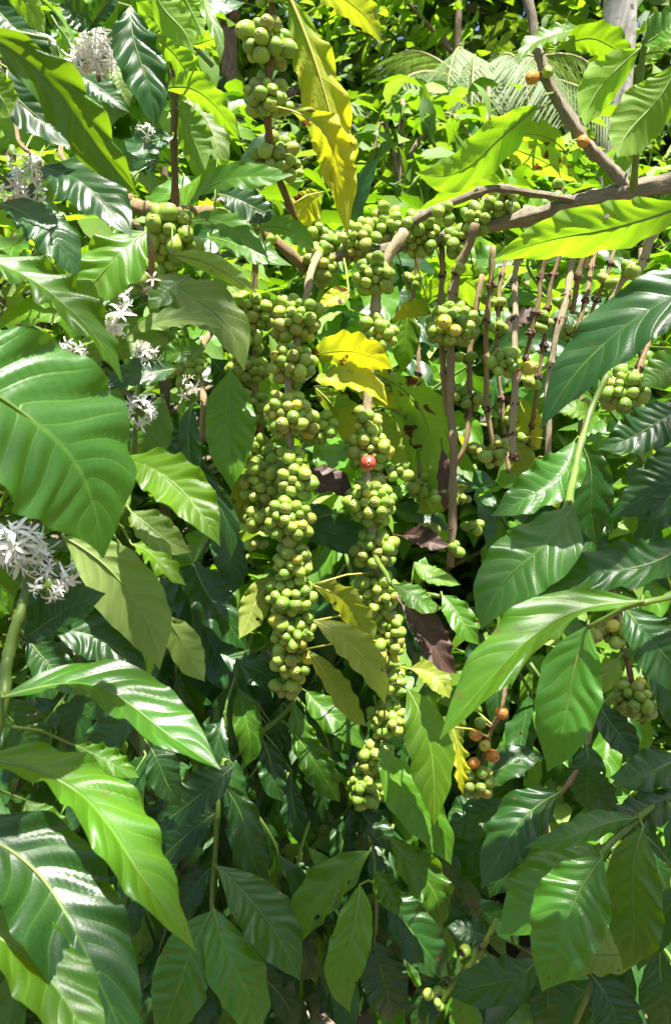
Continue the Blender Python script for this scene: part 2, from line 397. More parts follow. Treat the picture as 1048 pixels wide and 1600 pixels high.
def stubs(root, origin, c, seed, size=0.006):
    """dry remains of picked berries round a bare node"""
    rr = random.Random(seed); vs_, fs = [], []
    for k in range(rr.randrange(5, 15)):
        d = Vector((rr.uniform(-1, 1), rr.uniform(-1, 1), rr.uniform(-.7, .7))).normalized()
        tube_data([d * .001, d * size * .6, d * size * rr.uniform(.35, 1.05) + Vector((0, 0, -.001))], [.0016, .0022, .0011], 5, .35, k, vs_, fs)
    tube_data([Vector((0, 0, -.004)), Vector((0, 0, 0)), Vector((0, 0, .004))], [.0025, .0045 * rr.uniform(.7, 1.2), .0025], 8, .35, seed, vs_, fs)
    link('bare_node', mesh('bare_node', vs_, fs, [M['stub']]), root, c - origin)

# ------------------------------------------------------------------ flowers
def flower_mesh(seed, mat):
    rr = random.Random(seed); vs_, fs = [], []
    tube_data([Vector((0, 0, 0)), Vector((0, 0, .4)), Vector((0, 0, .62))], [.045, .05, .075], 6, 0, 0, vs_, fs)
    n = rr.choice((5, 6))
    for k in range(n):
        a = 2 * math.pi * k / n + rr.uniform(-.2, .2); d = Vector((math.cos(a), math.sin(a), 0)); s = Vector((-math.sin(a), math.cos(a), 0))
        off = len(vs_); m = 6; back = rr.uniform(-.8, .3)
        for i in range(m + 1):
            t = i / m; ww = .068 * math.sin(math.pi * min(.97, .12 + t * .88)) ** .7 + .012
            c = Vector((0, 0, .6)) + d * (.04 + rr.uniform(.62, .74) * t) + Vector((0, 0, .24 * math.sin(t * 2.2) + back * t * t))
            vs_ += [c - s * ww + Vector((0, 0, .03)), c, c + s * ww + Vector((0, 0, .03))]
        for i in range(m):
            for j in range(2):
                b = off + i * 3 + j; fs.append((b, b + 1, b + 4, b + 3))
        q = Vector((0, 0, .6)) + d * .06
        tube_data([q, q + d * .12 + Vector((0, 0, .2)), q + d * .2 + Vector((0, 0, .42))], [.013, .013, .022], 4, 0, 0, vs_, fs)
    return mesh('flower', vs_, fs, [mat])
FM = [flower_mesh(i, M['petal']) for i in range(6)]
FD = [flower_mesh(20 + i, M['petaldry']) for i in range(3)]

def flowers(root, origin, c, n, rad, seed, dry=False, down=0.2):
    rr = random.Random(seed); vs_, fs = [], []
    for k in range(9):
        d = Vector((rr.uniform(-1, 1), rr.uniform(-1, 1), rr.uniform(-1, 1))).normalized() * rad * .28
        tube_data([Vector((0, 0, 0)), d * .6, d], [.0015, .0012, .0018], 5, 0, 0, vs_, fs)
    tube_data([Vector((0, 0, -.006)), Vector((0, 0, 0)), Vector((0, 0, .006))], [.002, .0035, .002], 6, 0, 0, vs_, fs)
    cl = link('flower_cluster', mesh('flower_cluster', vs_, fs, [M['gstem']]), root, c - origin)
    toc = (CAM - c).normalized()
    for k in range(n):
        d = Vector((rr.gauss(0, 1), rr.gauss(0, 1), rr.gauss(0, 1))).normalized() + toc * .5 - ZUP * down
        d.normalize(); sc = rad * rr.uniform(.48, .75)
        o = link('flower', rr.choice(FD if dry else FM), cl, d * rad * .12, d.to_track_quat('Z', 'Y') @ Quaternion((0, 0, 1), rr.random() * 6.28), (sc, sc, sc))
    return cl

# ------------------------------------------------------------------ a branch with everything on it
SEED = [100]
def nxt(): SEED[0] += 1; return SEED[0]

def near_on(path, x, y):
    """point of the stem nearest in direction, and its distance from the lens plane"""
    best = None
    for i, p in enumerate(path):
        v = p - CAM; d = v.dot(FWD); px = 524 + v.dot(RGT) / d * FPX; py = 800 - v.dot(UPV) / d * FPX
        q = (px - x) ** 2 + (py - y) ** 2
        if best is None or q < best[0]: best = (q, p, d, i)
    return best

def px2m(w_, d): return w_ * d / FPX

def branch(name, label, cat, group, stem, r0, r1, mat, clusters=(), nodes=(), leaves=(), flw=(), singles=(), knobs=0.25):
    raw = [P(*s) for s in stem]; path = catmull(raw, 8)
    jr = random.Random(len(label) * 7 + len(stem)); j1, j2, ja = jr.uniform(0, 6), jr.uniform(0, 6), (.0026 if mat in ('twig', 'grey', 'bark') else .0012)
    path = [p + RGT * ja * (math.sin(i * .19 + j1) + .25 * math.sin(i * .62 + j2)) * min(1, i / 6) + FWD * ja * math.sin(i * .3 + j2) for i, p in enumerate(path)]
    dm = sum(s[2] for s in stem) / len(stem); n = len(path)
    R0, R1 = px2m(r0, dm), px2m(r1, dm)
    root = thing(name, label, cat, path[0], group); org = path[0]
    rad = []
    nodeset = [near_on(path, x, y)[3] for x, y in nodes]
    for i in range(n):
        r = R0 + (R1 - R0) * i / (n - 1)
        r *= 1 + knobs * max(0, math.sin(i * .9)) ** 6
        if any(abs(i - k) <= 0 for k in nodeset): r *= 1.35
        rad.append(r)
    V, F = tube_data([p - org for p in path], rad, 14, (.17 if mat == 'bark' else .10) if mat in ('bark', 'grey', 'twig') else .03, nxt())
    acc = 0.0; uv_ = []
    for i in range(n):
        if i: acc += (path[i] - path[i - 1]).length
        uv_ += [(acc * 6, abs(k / 7 - 1) * 22) for k in range(14)]
    uv_ += [(0, 0), (acc * 6, 0)]
    link('stem', mesh('stem', V, F, [M[mat]], uvs=uv_), root)
    for cdat in clusters:
        x, y, nb, rx, ry = cdat[:5]; opt = cdat[5] if len(cdat) > 5 else {}
        q, p, d, i = near_on(path, x, y)
        d += opt.get('dd', 0); c = P(x, y, d)
        t = path[min(n - 1, i + 1)] - path[max(0, i - 1)]
        cluster(root, org, c, t, nb, px2m(rx, d) * .8, px2m(ry, d) * .8, nxt(), opt.get('k', 'g'), opt.get('rb', RB), opt.get('yel', .03), max(.0018, min(.006, R1)))
    for x, y in nodes:
        stubs(root, org, near_on(path, x, y)[1], nxt(), px2m(10, dm))
    for x, y, kind, rp, *fwd_ in singles:
        q, p, d, i = near_on(path, x, y); d -= fwd_[0] if fwd_ else .012; c = P(x, y, d)
        ax = (c - p).normalized()
        vs_, fs = tube_data([p - c, (p - c) * .5 + Vector((0, 0, .002)), -ax * px2m(rp, d) * .8], [.0018, .0014, .0016], 5)
        k = link('berry_stalk', mesh('berry_stalk', vs_, fs, [M['twig']]), root, c - org)
        add_berry(k, Vector((0, 0, 0)), (ax + (CAM - c).normalized() * .4).normalized(), px2m(rp, d), kind)
    for lf in leaves:
        put_leaf(root, org, path, *lf[:7], **(lf[7] if len(lf) > 7 else {}))
    for x, y, nf, rp, *rest in flw:
        q, p, d, i = near_on(path, x, y); d -= (rest[0] if rest else .02)
        flowers(root, org, P(x, y, d), nf, px2m(rp, d), nxt(), dry=(len(rest) > 1 and rest[1]))
    return root

def put_leaf(root, org, path, x0, y0, x1, y1, w_, d0=None, d1=None, n=(1, .5, 0), m='mid', b=.06, s=0.0, f=.25, ru=.12, tw=0.0, hi=False, name='leaf', label=None, q=.15, cu=.15, fa=0.0, rib=True):
    sp_ = None
    if n[0] < 0: s, fa = -s, -fa
    if m == 'brown': ru, q = ru * .4, .05
    if path is not None:
        qq, sp_, dd, i = near_on(path, x0, y0)
        if d0 is None: d0 = dd
    if d1 is None: d1 = d0
    A, B = P(x0, y0, d0), P(x1, y1, d1); mid = (A + B) / 2
    toc = (CAM - mid).normalized(); N = toc * n[0] + ZUP * n[1] + RGT * n[2]
    T = (B - A).normalized(); N = (N - T * N.dot(T)).normalized()
    dm = (d0 + d1) / 2; tp = (toc - T * toc.dot(T)).normalized()
    fac = max(.72, abs(N.dot(tp))) * math.cos(f) * 1.2
    hw = px2m(w_, dm) / 2 / fac
    big = hi or w_ > 85
    lf = add_leaf(root, org, A, B, N, hw, m, nu=84 if big else 44, nv=10 if big else 6, rib=rib, stem_pt=sp_, seed=nxt(), bow=b, side=s, fold=f, ruf=ru, twist=tw, quilt=q * .52, curl=cu, fa=fa, name=name)
    label = label or {'yellow': 'yellowing leaf', 'holed': 'green leaf with brown patches', 'olive': 'olive green ageing leaf'}.get(m)
    if label: lf['label'] = label
    return lf

G_FR = 'fruiting coffee branches hanging from the bough'
G_FL = 'flowering coffee shoots on the left'
G_LF = 'leafy coffee shoots'
CB = 'coffee branch'

# ================= the boughs
branch('coffee_bough', 'thick gnarled brown bough sloping in from the right edge with berries along it', CB, None,
    [(1095, 272, .78), (985, 300, .82), (905, 316, .84), (800, 343, .88), (700, 368, .91), (610, 388, .92), (530, 400, .92), (478, 425, .92)], 13, 7, 'bark',
    clusters=[(497, 410, 22, 42, 30), (490, 357, 9, 26, 24, {'dd': .03}), (560, 378, 24, 30, 34), (603, 350, 18, 30, 20, {'dd': .02}), (655, 368, 34, 38, 40, {'yel': .08}),
              (787, 316, 10, 30, 20), (745, 345, 10, 22, 30), (712, 378, 9, 24, 20), (873, 300, 4, 16, 14), (520, 385, 8, 24, 20, {'dd': .03})],
    nodes=[(830, 335), (930, 308), (880, 318)],
    leaves=[(1078, 318, 766, 398, 92, .62, .66, dict(n=(-1, .6, 0), m='lite', b=.03, s=-.03, f=.15, ru=.08, q=.12)),
            (545, 455, 498, 478, 34, .86, .84, dict(m='yellow', n=(1, .3, 0))),
            (672, 492, 608, 500, 36, .95, .93, dict(m='yellow', n=(-.8, .8, 0), s=.1)),
            (640, 468, 628, 582, 55, .99, 1.0, dict(m='lite', n=(1, .6, 0))),
            (740, 430, 655, 455, 60, .98, .97, dict(m='mid', n=(-.8, .9, 0))),
            (690, 425, 795, 480, 70, 1.02, 1.02, dict(m='holed', n=(-1, .5, 0)))])
branch('coffee_bough', 'smooth purplish brown bough crossing behind the left leaves', CB, None,
    [(150, 250, .82), (192, 308, .84), (228, 326, .84), (275, 333, .85), (345, 333, .87), (420, 372, .9), (480, 425, .92)], 11, 8, 'twig',
    clusters=[(265, 363, 22, 40, 36, {'dd': -.03, 'rb': .0088}), (262, 412, 9, 26, 20, {'dd': -.01}), (400, 345, 7, 24, 18), (415, 385, 7, 20, 18)],
    leaves=[(300, 313, 458, 272, 44, .74, .72, dict(m='mid', n=(1, .7, 0), s=-.06)),
            (298, 346, 415, 396, 44, .76, .74, dict(m='mid', n=(1, .6, 0), s=-.1)),
            (325, 370, 456, 407, 52, .79, .77, dict(m='mid', n=(.8, .8, 0), s=.08)),
            (402, 358, 492, 390, 42, .82, .8, dict(m='mid', n=(1, .5, 0), s=-.12)),
            (340, 303, 436, 342, 55, .84, .84, dict(m='dark', n=(1, .5, 0))),
            (268, 398, 403, 463, 38, .72, .72, dict(m='sage', n=(-1, .4, .2), s=-.06)),
            (225, 430, 379, 570, 85, .72, .7, dict(m='sage', n=(1, .7, 0), s=-.12)),
            (198, 524, 352, 506, 34, .66, .68, dict(m='sage', n=(1, .9, 0), s=-.08, f=.5)),
            (283, 440, 232, 482, 46, .7, .68, dict(m='mid', n=(1, .7, 0))),
            (250, 250, 205, 255, 50, .85, .85, dict(m='dark')),
            (340, 245, 392, 330, 55, .92, .92, dict(m='lite', n=(-.7, .8, 0)))])
branch('coffee_twig', 'thin weathered twig lying just above the thick bough', CB, None,
    [(640, 352, .88), (672, 330, .86), (750, 300, .85), (800, 297, .85), (850, 304, .84), (905, 318, .84)], 6, 5, 'bark',
    clusters=[(635, 352, 6, 22, 14), (696, 334, 4, 18, 14, {'dd': -.01})], nodes=[(752, 299), (672, 330)],
    leaves=[(800, 300, 640, 330, 40, .95, .97, dict(m='lite', n=(-.6, 1, 0)))])
branch('coffee_twig', 'bare knobbly twig slanting from the top edge down to the bough with two orange berries', CB, None,
    [(812, -40, .78), (832, 45, .78), (852, 115, .79), (900, 200, .8), (940, 250, .81), (978, 300, .82)], 6.5, 9, 'bark',
    nodes=[(852, 118), (905, 202)], singles=[(831, 121, 'o', 10.5), (855, 113, 'g', 9), (910, 221, 'o', 9.5)],
    leaves=[(908, 44, 811, 98, 40, .74, .72, dict(m='lite', n=(1, .9, 0), tw=.5, s=.08)),
            (872, 78, 988, 106, 55, .74, .73, dict(m='mid', n=(-.9, .8, 0), s=-.2)),
            (840, 164, 651, 275, 82, .74, .72, dict(m='lite', n=(-1, .6, .1), s=-.14, b=.04, ru=.08, q=.12, f=.12)),
            (882, 236, 742, 214, 38, .78, .76, dict(m='lite', n=(-.5, 1, 0), s=.08)),
            (732, 228, 912, 286, 56, .80, .78, dict(m='holed', n=(-.8, .8, 0), s=-.05))])
branch('coffee_twig', 'straight young green twig standing upright from the bough at upper right', CB, None,
    [(1006, 60, .68), (1000, 130, .70), (994, 220, .74), (986, 298, .80)], 4, 6, 'gstem',
    leaves=[(1000, 75, 905, 198, 74, .68, .68, dict(m='lite', n=(-1, .5, -.2), s=.06, ru=.07, q=.1, f=.12)),
            (1062, 92, 950, 246, 100, .66, .66, dict(m='lite', n=(-1, .5, 0), s=-.05, ru=.07, q=.1, f=.12)),
            (1003, 70, 1075, 30, 60, .68, .66, dict(m='mid', n=(1, .7, 0))),
            (1003, 95, 1060, 60, 30, .7, .68, dict(m='lite', n=(1, .7, 0))),
            (1000, 200, 960, 275, 40, .84, .86, dict(m='lite', n=(-1, .7, 0)))])

# ================= hanging fruit branches, from the left
branch('fruit_branch', 'long fruit branch most heavily packed with green berries, hanging in the centre', CB, G_FR,
    [(498, 395, .86), (480, 440, .84), (467, 500, .83), (458, 570, .82), (450, 650, .82), (452, 700, .82), (458, 770, .82), (452, 830, .82), (456, 900, .83), (458, 990, .84), (455, 1080, .86)], 6, 3.5, 'grey',
    clusters=[(467, 497, 32, 50, 46, {'yel': .04}), (457, 567, 24, 48, 36), (448, 648, 26, 46, 36), (500, 668, 14, 32, 30, {'dd': .03}), (460, 752, 14, 30, 34), (455, 712, 6, 20, 14),
              (450, 812, 28, 38, 44, {'yel': .05}), (458, 878, 20, 36, 32), (456, 930, 30, 42, 42, {'yel': .05}), (458, 985, 24, 38, 34), (456, 1034, 20, 34, 30), (452, 1070, 8, 22, 18)],
    leaves=[(478, 1080, 570, 1172, 60, .93, .9, dict(m='mid', n=(1, .5, 0), ru=.3)),
            (436, 903, 377, 1000, 56, .84, .83, dict(m='olive', n=(-1, .3, .3), s=.1)),
            (420, 815, 355, 790, 50, .9, .9, dict(m='olive', n=(1, .6, 0)))])
branch('fruit_branch', 'fruit branch bearing one red ripe berry, right of the centre', CB, G_FR,
    [(632, 362, .86), (600, 420, .86), (585, 480, .87), (574, 560, .87), (572, 690, .86), (580, 790, .86), (585, 860, .87), (592, 930, .88), (602, 1010, .89), (606, 1080, .90), (600, 1140, .91), (580, 1235, .92)], 8, 4, 'grey',
    clusters=[(588, 430, 20, 34, 28), (592, 520, 14, 26, 24), (575, 660, 8, 26, 18), (577, 703, 32, 46, 32, {'yel': .08}), (622, 737, 7, 20, 22), (580, 785, 38, 46, 42, {'yel': .08}),
              (586, 858, 24, 42, 32), (590, 925, 34, 40, 38), (604, 975, 10, 26, 20), (606, 1012, 14, 28, 26), (610, 1064, 9, 24, 24), (606, 1122, 26, 42, 30), (588, 1182, 24, 36, 28), (576, 1228, 28, 38, 30)],
    nodes=[(573, 612), (588, 835)], singles=[(575, 723, 'r', 12, .036)],
    leaves=[(487, 914, 586, 1020, 52, .80, .80, dict(m='olive', n=(-.8, .7, .2), s=-.12)),
            (489, 970, 606, 1098, 62, .78, .77, dict(m='olive', n=(1, .6, .3), s=-.10)),
            (479, 1014, 578, 1136, 44, .8, .8, dict(m='olive', n=(1, .5, .5), s=.06)),
            (480, 558, 614, 578, 66, .84, .82, dict(m='yellow', n=(-.8, .7, 0), s=-.12)),
            (488, 592, 606, 626, 46, .83, .82, dict(m='yellow', n=(.8, .8, 0), s=-.10)),
            (490, 604, 568, 702, 60, .92, .9, dict(m='yellow', n=(-1, .5, .2))),
            (598, 590, 692, 735, 84, .98, .97, dict(m='holed', n=(-.8, .9, 0), s=-.1)),
            (612, 640, 678, 802, 74, 1.0, .99, dict(m='holed', n=(-.8, .9, 0), s=-.12)),
            (556, 636, 640, 728, 72, 1.02, 1.02, dict(m='olive', n=(-1, .4, 0))),
            (640, 1045, 702, 1090, 48, .9, .88, dict(m='olive', n=(1, .6, 0), s=-.15)),
            (636, 1076, 672, 1290, 84, .78, .75, dict(m='lite', n=(1, .5, .4), s=-.08, f=.2)),
            (596, 1165, 714, 1350, 80, .84, .82, dict(m='mid', n=(1, .5, .2), s=.05)),
            (470, 815, 600, 865, 70, .92, .92, dict(m='dark', n=(1, .5, 0))),
            (520, 560, 630, 640, 70, 1.0, 1.0, dict(m='yellow', n=(-1, .4, 0)))])
branch('fruit_branch', 'thin brown fruit branch with green berries, left of the most packed one', CB, G_FR,
    [(402, 385, .9), (400, 440, .9), (396, 530, .9), (398, 620, .89), (408, 700, .88), (412, 760, .87), (410, 800, .87)], 5, 3, 'twig',
    clusters=[(398, 486, 32, 46, 38), (385, 577, 18, 40, 28), (392, 535, 8, 24, 20), (392, 640, 14, 30, 30), (412, 752, 42, 36, 48), (400, 702, 14, 30, 24), (405, 812, 10, 26, 20), (402, 850, 3, 14, 10)],
    leaves=[(360, 578, 362, 765, 92, .86, .84, dict(m='mid', n=(1, .4, -.1), f=.15)),
            (358, 745, 420, 832, 50, .9, .9, dict(m='olive', n=(1, .6, 0))),
            (440, 560, 405, 640, 50, .95, .95, dict(m='lite', n=(-1, .5, 0)))])
branch('fruit_branch', 'short dark twig with a small shaded bunch of berries among left leaves', CB, G_FR,
    [(330, 520, .9), (312, 560, .88), (315, 620, .86), (314, 690, .86)], 5, 5, 'twig',
    clusters=[(298, 584, 10, 26, 28)],
    leaves=[(300, 632, 291, 778, 44, .82, .82, dict(m='dark', n=(1, .4, 0))),
            (310, 702, 366, 872, 46, .84, .84, dict(m='dark', n=(1, .4, 0), ru=.3)),
            (320, 545, 250, 560, 46, .8, .8, dict(m='mid')),
            (330, 560, 390, 640, 60, .92, .92, dict(m='dark', n=(1, .4, 0)))])
branch('fruit_branch', 'brown shoot rising out of the top edge with rounded berry bunches and yellow leaves', CB, G_FR,
    [(424, -60, .72), (422, 20, .73), (417, 110, .74), (420, 200, .77), (438, 275, .81), (462, 350, .86)], 4.5, 6, 'twig',
    clusters=[(416, 66, 16, 36, 34, {'rb': .0074}), (418, 152, 18, 38, 36, {'yel': .05}), (420, -12, 6, 24, 18, {'rb': .0074}), (430, 248, 20, 42, 22), (455, 268, 6, 20, 22)],
    leaves=[(450, -8, 533, 372, 84, .73, .79, dict(m='yellow', n=(-.8, .9, -.4), s=-.06, b=-.04, f=.25, ru=.34, q=.2)),
            (453, 172, 543, 318, 66, .70, .74, dict(m='yellow', n=(-.8, .8, 0), s=-.14, ru=.32, q=.2)),
            (468, -22, 602, 68, 58, .70, .69, dict(m='olive', n=(-.8, .8, 0), s=-.10)),
            (506, 300, 455, 346, 56, .86, .86, dict(m='yellow', n=(-1, .5, 0)))])
branch('fruit_branch', 'grey topped fruit branch with a broad berry bunch holding two yellow berries', CB, G_FR,
    [(742, 350, .88), (725, 400, .89), (711, 450, .9), (702, 540, .9), (701, 640, .9), (708, 730, .9), (706, 885, .92)], 6.5, 5.5, 'grey',
    clusters=[(706, 508, 44, 54, 38, {'yel': .0}), (702, 855, 4, 18, 16), (690, 775, 3, 14, 12)], nodes=[(718, 425), (709, 460), (703, 606), (708, 684), (707, 762), (706, 820)],
    singles=[(694, 503, 'y', 12, .038), (711, 516, 'y', 9.5, .038), (719, 420, 'g', 9)],
    leaves=[(730, 760, 650, 800, 50, 1.0, 1.0, dict(m='olive', n=(-1, .5, 0)))])
branch('fruit_branch', 'thin brown twig just left of the broad bunch with yellow berries', CB, G_FR,
    [(689, 385, .92), (690, 450, .92), (694, 560, .915), (698, 650, .91)], 4, 4, 'twig', nodes=[(690, 430), (692, 500), (695, 580)])
branch('fruit_branch', 'slender dark twig dotted with single small berries', CB, G_FR,
    [(770, 385, .94), (760, 480, .95), (762, 560, .95), (764, 650, .95), (770, 720, .96)], 4, 4, 'twig',
    clusters=[(738, 626, 5, 22, 14, {'dd': .02}), (775, 512, 4, 18, 12), (779, 692, 4, 16, 16), (752, 705, 4, 16, 14), (738, 822, 4, 16, 12)], nodes=[(762, 440), (760, 500), (762, 562), (763, 640)])
branch('fruit_branch', 'dark crooked twig between the broad bunch and the dotted twig', CB, G_FR,
    [(752, 430, .97), (740, 520, .97), (732, 600, .97), (724, 690, .97), (690, 760, .98)], 4, 4, 'twig',
    clusters=[(715, 620, 5, 18, 22), (727, 560, 4, 14, 18), (720, 780, 5, 22, 18)], nodes=[(736, 560), (729, 640)])
branch('fruit_branch', 'bare pale stem ending in a dark node, with one yellow berry beside its bunch', CB, G_FR,
    [(815, 380, .9), (806, 440, .89), (800, 520, .88), (801, 620, .87), (804, 714, .87)], 4.2, 4.8, 'grey',
    clusters=[(788, 566, 9, 26, 28, {'dd': -.005}), (770, 715, 5, 22, 14, {'dd': .02})], nodes=[(812, 400), (806, 440), (800, 500), (801, 630), (803, 675), (804, 714)], singles=[(826, 575, 'y', 11)],
    leaves=[(805, 618, 842, 702, 50, .97, .97, dict(m='yellow', n=(-1, .4, 0)))])
branch('fruit_branch', 'pair of thin reddish brown stems crossing each other behind the pale stem', CB, G_FR,
    [(858, 375, .93), (846, 430, .93), (835, 480, .93), (820, 560, .94), (812, 600, .94)], 3.2, 3.4, 'twig', nodes=[(846, 432), (835, 486), (828, 520), (821, 556)])
branch('fruit_branch', 'thin brown stem with picked-over nodes left of the pale stem', CB, G_FR,
    [(792, 385, .96), (782, 460, .96), (778, 560, .97), (785, 660, .98), (790, 740, .98)], 3, 3, 'twig',
    nodes=[(786, 430), (781, 480), (778, 545), (782, 620), (786, 680)], clusters=[(790, 650, 5, 18, 16), (770, 470, 4, 14, 12)])
branch('fruit_branch', 'thin brown stem crossing low between the pale stem and the long bare one', CB, G_FR,
    [(880, 380, .95), (862, 450, .95), (845, 540, .96), (832, 640, .97), (826, 740, .98)], 3, 3, 'twig',
    nodes=[(868, 430), (856, 480), (846, 535), (838, 590), (831, 660)], clusters=[(850, 505, 4, 16, 14), (826, 690, 4, 16, 14), (838, 600, 3, 14, 12)])
branch('fruit_branch', 'slim stem with small shaded berries just right of the reddish stem', CB, G_FR,
    [(965, 370, .95), (945, 430, .95), (922, 510, .96), (908, 600, .96), (900, 690, .97)], 3, 3, 'twig',
    nodes=[(950, 415), (934, 470), (918, 530), (910, 590)], clusters=[(930, 500, 6, 22, 18), (905, 635, 5, 18, 16), (950, 440, 4, 14, 12)])
branch('fruit_branch', 'short fruit branch in shade between the red-berry branch and the broad bunch', CB, G_FR,
    [(655, 385, .98), (648, 470, .99), (650, 560, .99), (655, 660, 1.0), (660, 760, 1.0)], 3.4, 3, 'twig',
    nodes=[(649, 500), (651, 590)], clusters=[(645, 440, 7, 24, 20), (606, 600, 6, 20, 18), (655, 760, 8, 26, 22), (668, 830, 5, 20, 16)])
branch('fruit_branch', 'long bare stem with light streaks hanging in front of yellow leaves', CB, G_FR,
    [(905, 358, .86), (888, 430, .85), (870, 510, .84), (862, 580, .84), (857, 660, .84), (852, 775, .85)], 4.6, 4.6, 'grey',
    nodes=[(883, 455), (868, 502), (862, 574), (857, 645), (853, 760)], clusters=[(880, 640, 3, 16, 12, {'dd': .03})],
    leaves=[(832, 722, 872, 795, 58, .93, .93, dict(m='yellow', n=(-1, .5, 0), q=.05)),
            (800, 690, 835, 770, 50, .95, .95, dict(m='olive', n=(-1, .5, 0)))])
branch('fruit_branch', 'reddish stem with several nodes, nearest to the big dark blue-green leaf', CB, G_FR,
    [(945, 350, .92), (928, 410, .91), (910, 470, .9), (893, 545, .9), (886, 640, .9)], 3.8, 3.4, 'twig',
    nodes=[(926, 418), (910, 472), (893, 540)], clusters=[(890, 518, 7, 26, 18, {'dd': .02}), (880, 475, 4, 14, 14)],)
branch('fruit_branch', 'stout brown branchlet holding dried black berries under the bough', CB, G_FR,
    [(1000, 330, .87), (960, 355, .87), (925, 385, .87), (900, 440, .88), (892, 490, .89)], 6, 4, 'twig',
    clusters=[(982, 368, 6, 26, 18, {'k': 'k'}), (905, 400, 5, 18, 14, {'dd': .02})], nodes=[(930, 380), (900, 430)])
branch('fruit_branch', 'thick pale grey stem near the right edge with a few loose berries', CB, G_FR,
    [(1040, 320, .82), (1022, 360, .82), (1005, 415, .83), (970, 440, .84), (945, 485, .85)], 7.5, 4, 'grey',
    clusters=[(985, 424, 4, 16, 22, {'dd': -.01}), (965, 470, 3, 14, 10)], nodes=[(1008, 405), (955, 465)])
branch('fruit_branch', 'shaded fruit branch with a full green bunch below the big blue-green leaf', CB, G_FR,
    [(1010, 530, .78), (996, 580, .77), (985, 640, .76)], 5, 4, 'twig',
    clusters=[(975, 612, 24, 46, 40), (1015, 580, 8, 26, 22, {'dd': .03})], nodes=[(1000, 570)],
    leaves=[(992, 530, 905, 602, 56, .72, .7, dict(m='lite', n=(-.7, .8, 0))),
            (1080, 560, 1000, 600, 70, .74, .74, dict(m='mid', n=(1, .5, 0)))])
branch('fruit_branch', 'dark fruit branch with bunches in deep shade behind the right leaves', CB, G_FR,
    [(950, 900, .8), (968, 980, .82), (985, 1050, .84), (1000, 1130, .85)], 4, 4, 'twig',
    clusters=[(992, 1092, 28, 50, 44), (960, 985, 10, 28, 28), (1040, 880, 8, 24, 24), (930, 990, 4, 18, 14), (1030, 1060, 10, 30, 30, {'dd': .03})],
    leaves=[(966, 1028, 925, 1092, 46, .78, .76, dict(m='lite', n=(1, .5, 0))),
            (936, 1098, 990, 1192, 58, .82, .8, dict(m='dark', n=(1, .6, 0))),
            (922, 1105, 858, 1185, 56, .84, .84, dict(m='dark', n=(1, .6, 0))),
            (1000, 1020, 1080, 1150, 60, .78, .78, dict(m='dark', n=(1, .6, 0)))])
branch('fruit_branch', 'low twig with dull orange ripening berries above a green bunch', CB, G_FR,
    [(790, 1070, .86), (776, 1120, .86), (765, 1160, .86), (748, 1225, .87)], 3.5, 3, 'twig',
    clusters=[(745, 1220, 16, 28, 24)], nodes=[(770, 1160)],
    singles=[(783, 1114, 'o', 10), (743, 1148, 'o', 10), (769, 1181, 'o', 10), (740, 1192, 'o', 9), (757, 1165, 'y', 9), (728, 1203, 'g', 9), (750, 1130, 'g', 9)],
    leaves=[(705, 1136, 722, 1242, 26, .78, .78, dict(m='yellow', n=(1, .2, .6), ru=.5)),
            (735, 1215, 852, 1180, 60, .9, .9, dict(m='dark', n=(1, .6, 0))),
            (720, 1100, 700, 1180, 40, .9, .9, dict(m='olive', n=(-1, .4, 0)))])
branch('fruit_branch', 'yellowish twig with five unripe berries at the bottom edge', CB, G_FR,
    [(775, 1435, .86), (760, 1465, .86), (745, 1495, .87), (700, 1550, .88), (675, 1590, .9)], 4.5, 4, 'gstem',
    clusters=[(680, 1560, 4, 20, 16), (720, 1488, 1, 8, 8)], nodes=[(752, 1480)],
    leaves=[(842, 1498, 698, 1552, 80, .76, .76, dict(m='dark', n=(.8, .9, 0), s=-.1)),
            (762, 1465, 700, 1445, 50, .92, .92, dict(m='dark')),
            (690, 1530, 640, 1612, 56, .9, .9, dict(m='dark', n=(1, .6, .2))),
            (720, 1540, 730, 1640, 60, .88, .88, dict(m='mid', n=(1, .6, 0)))])

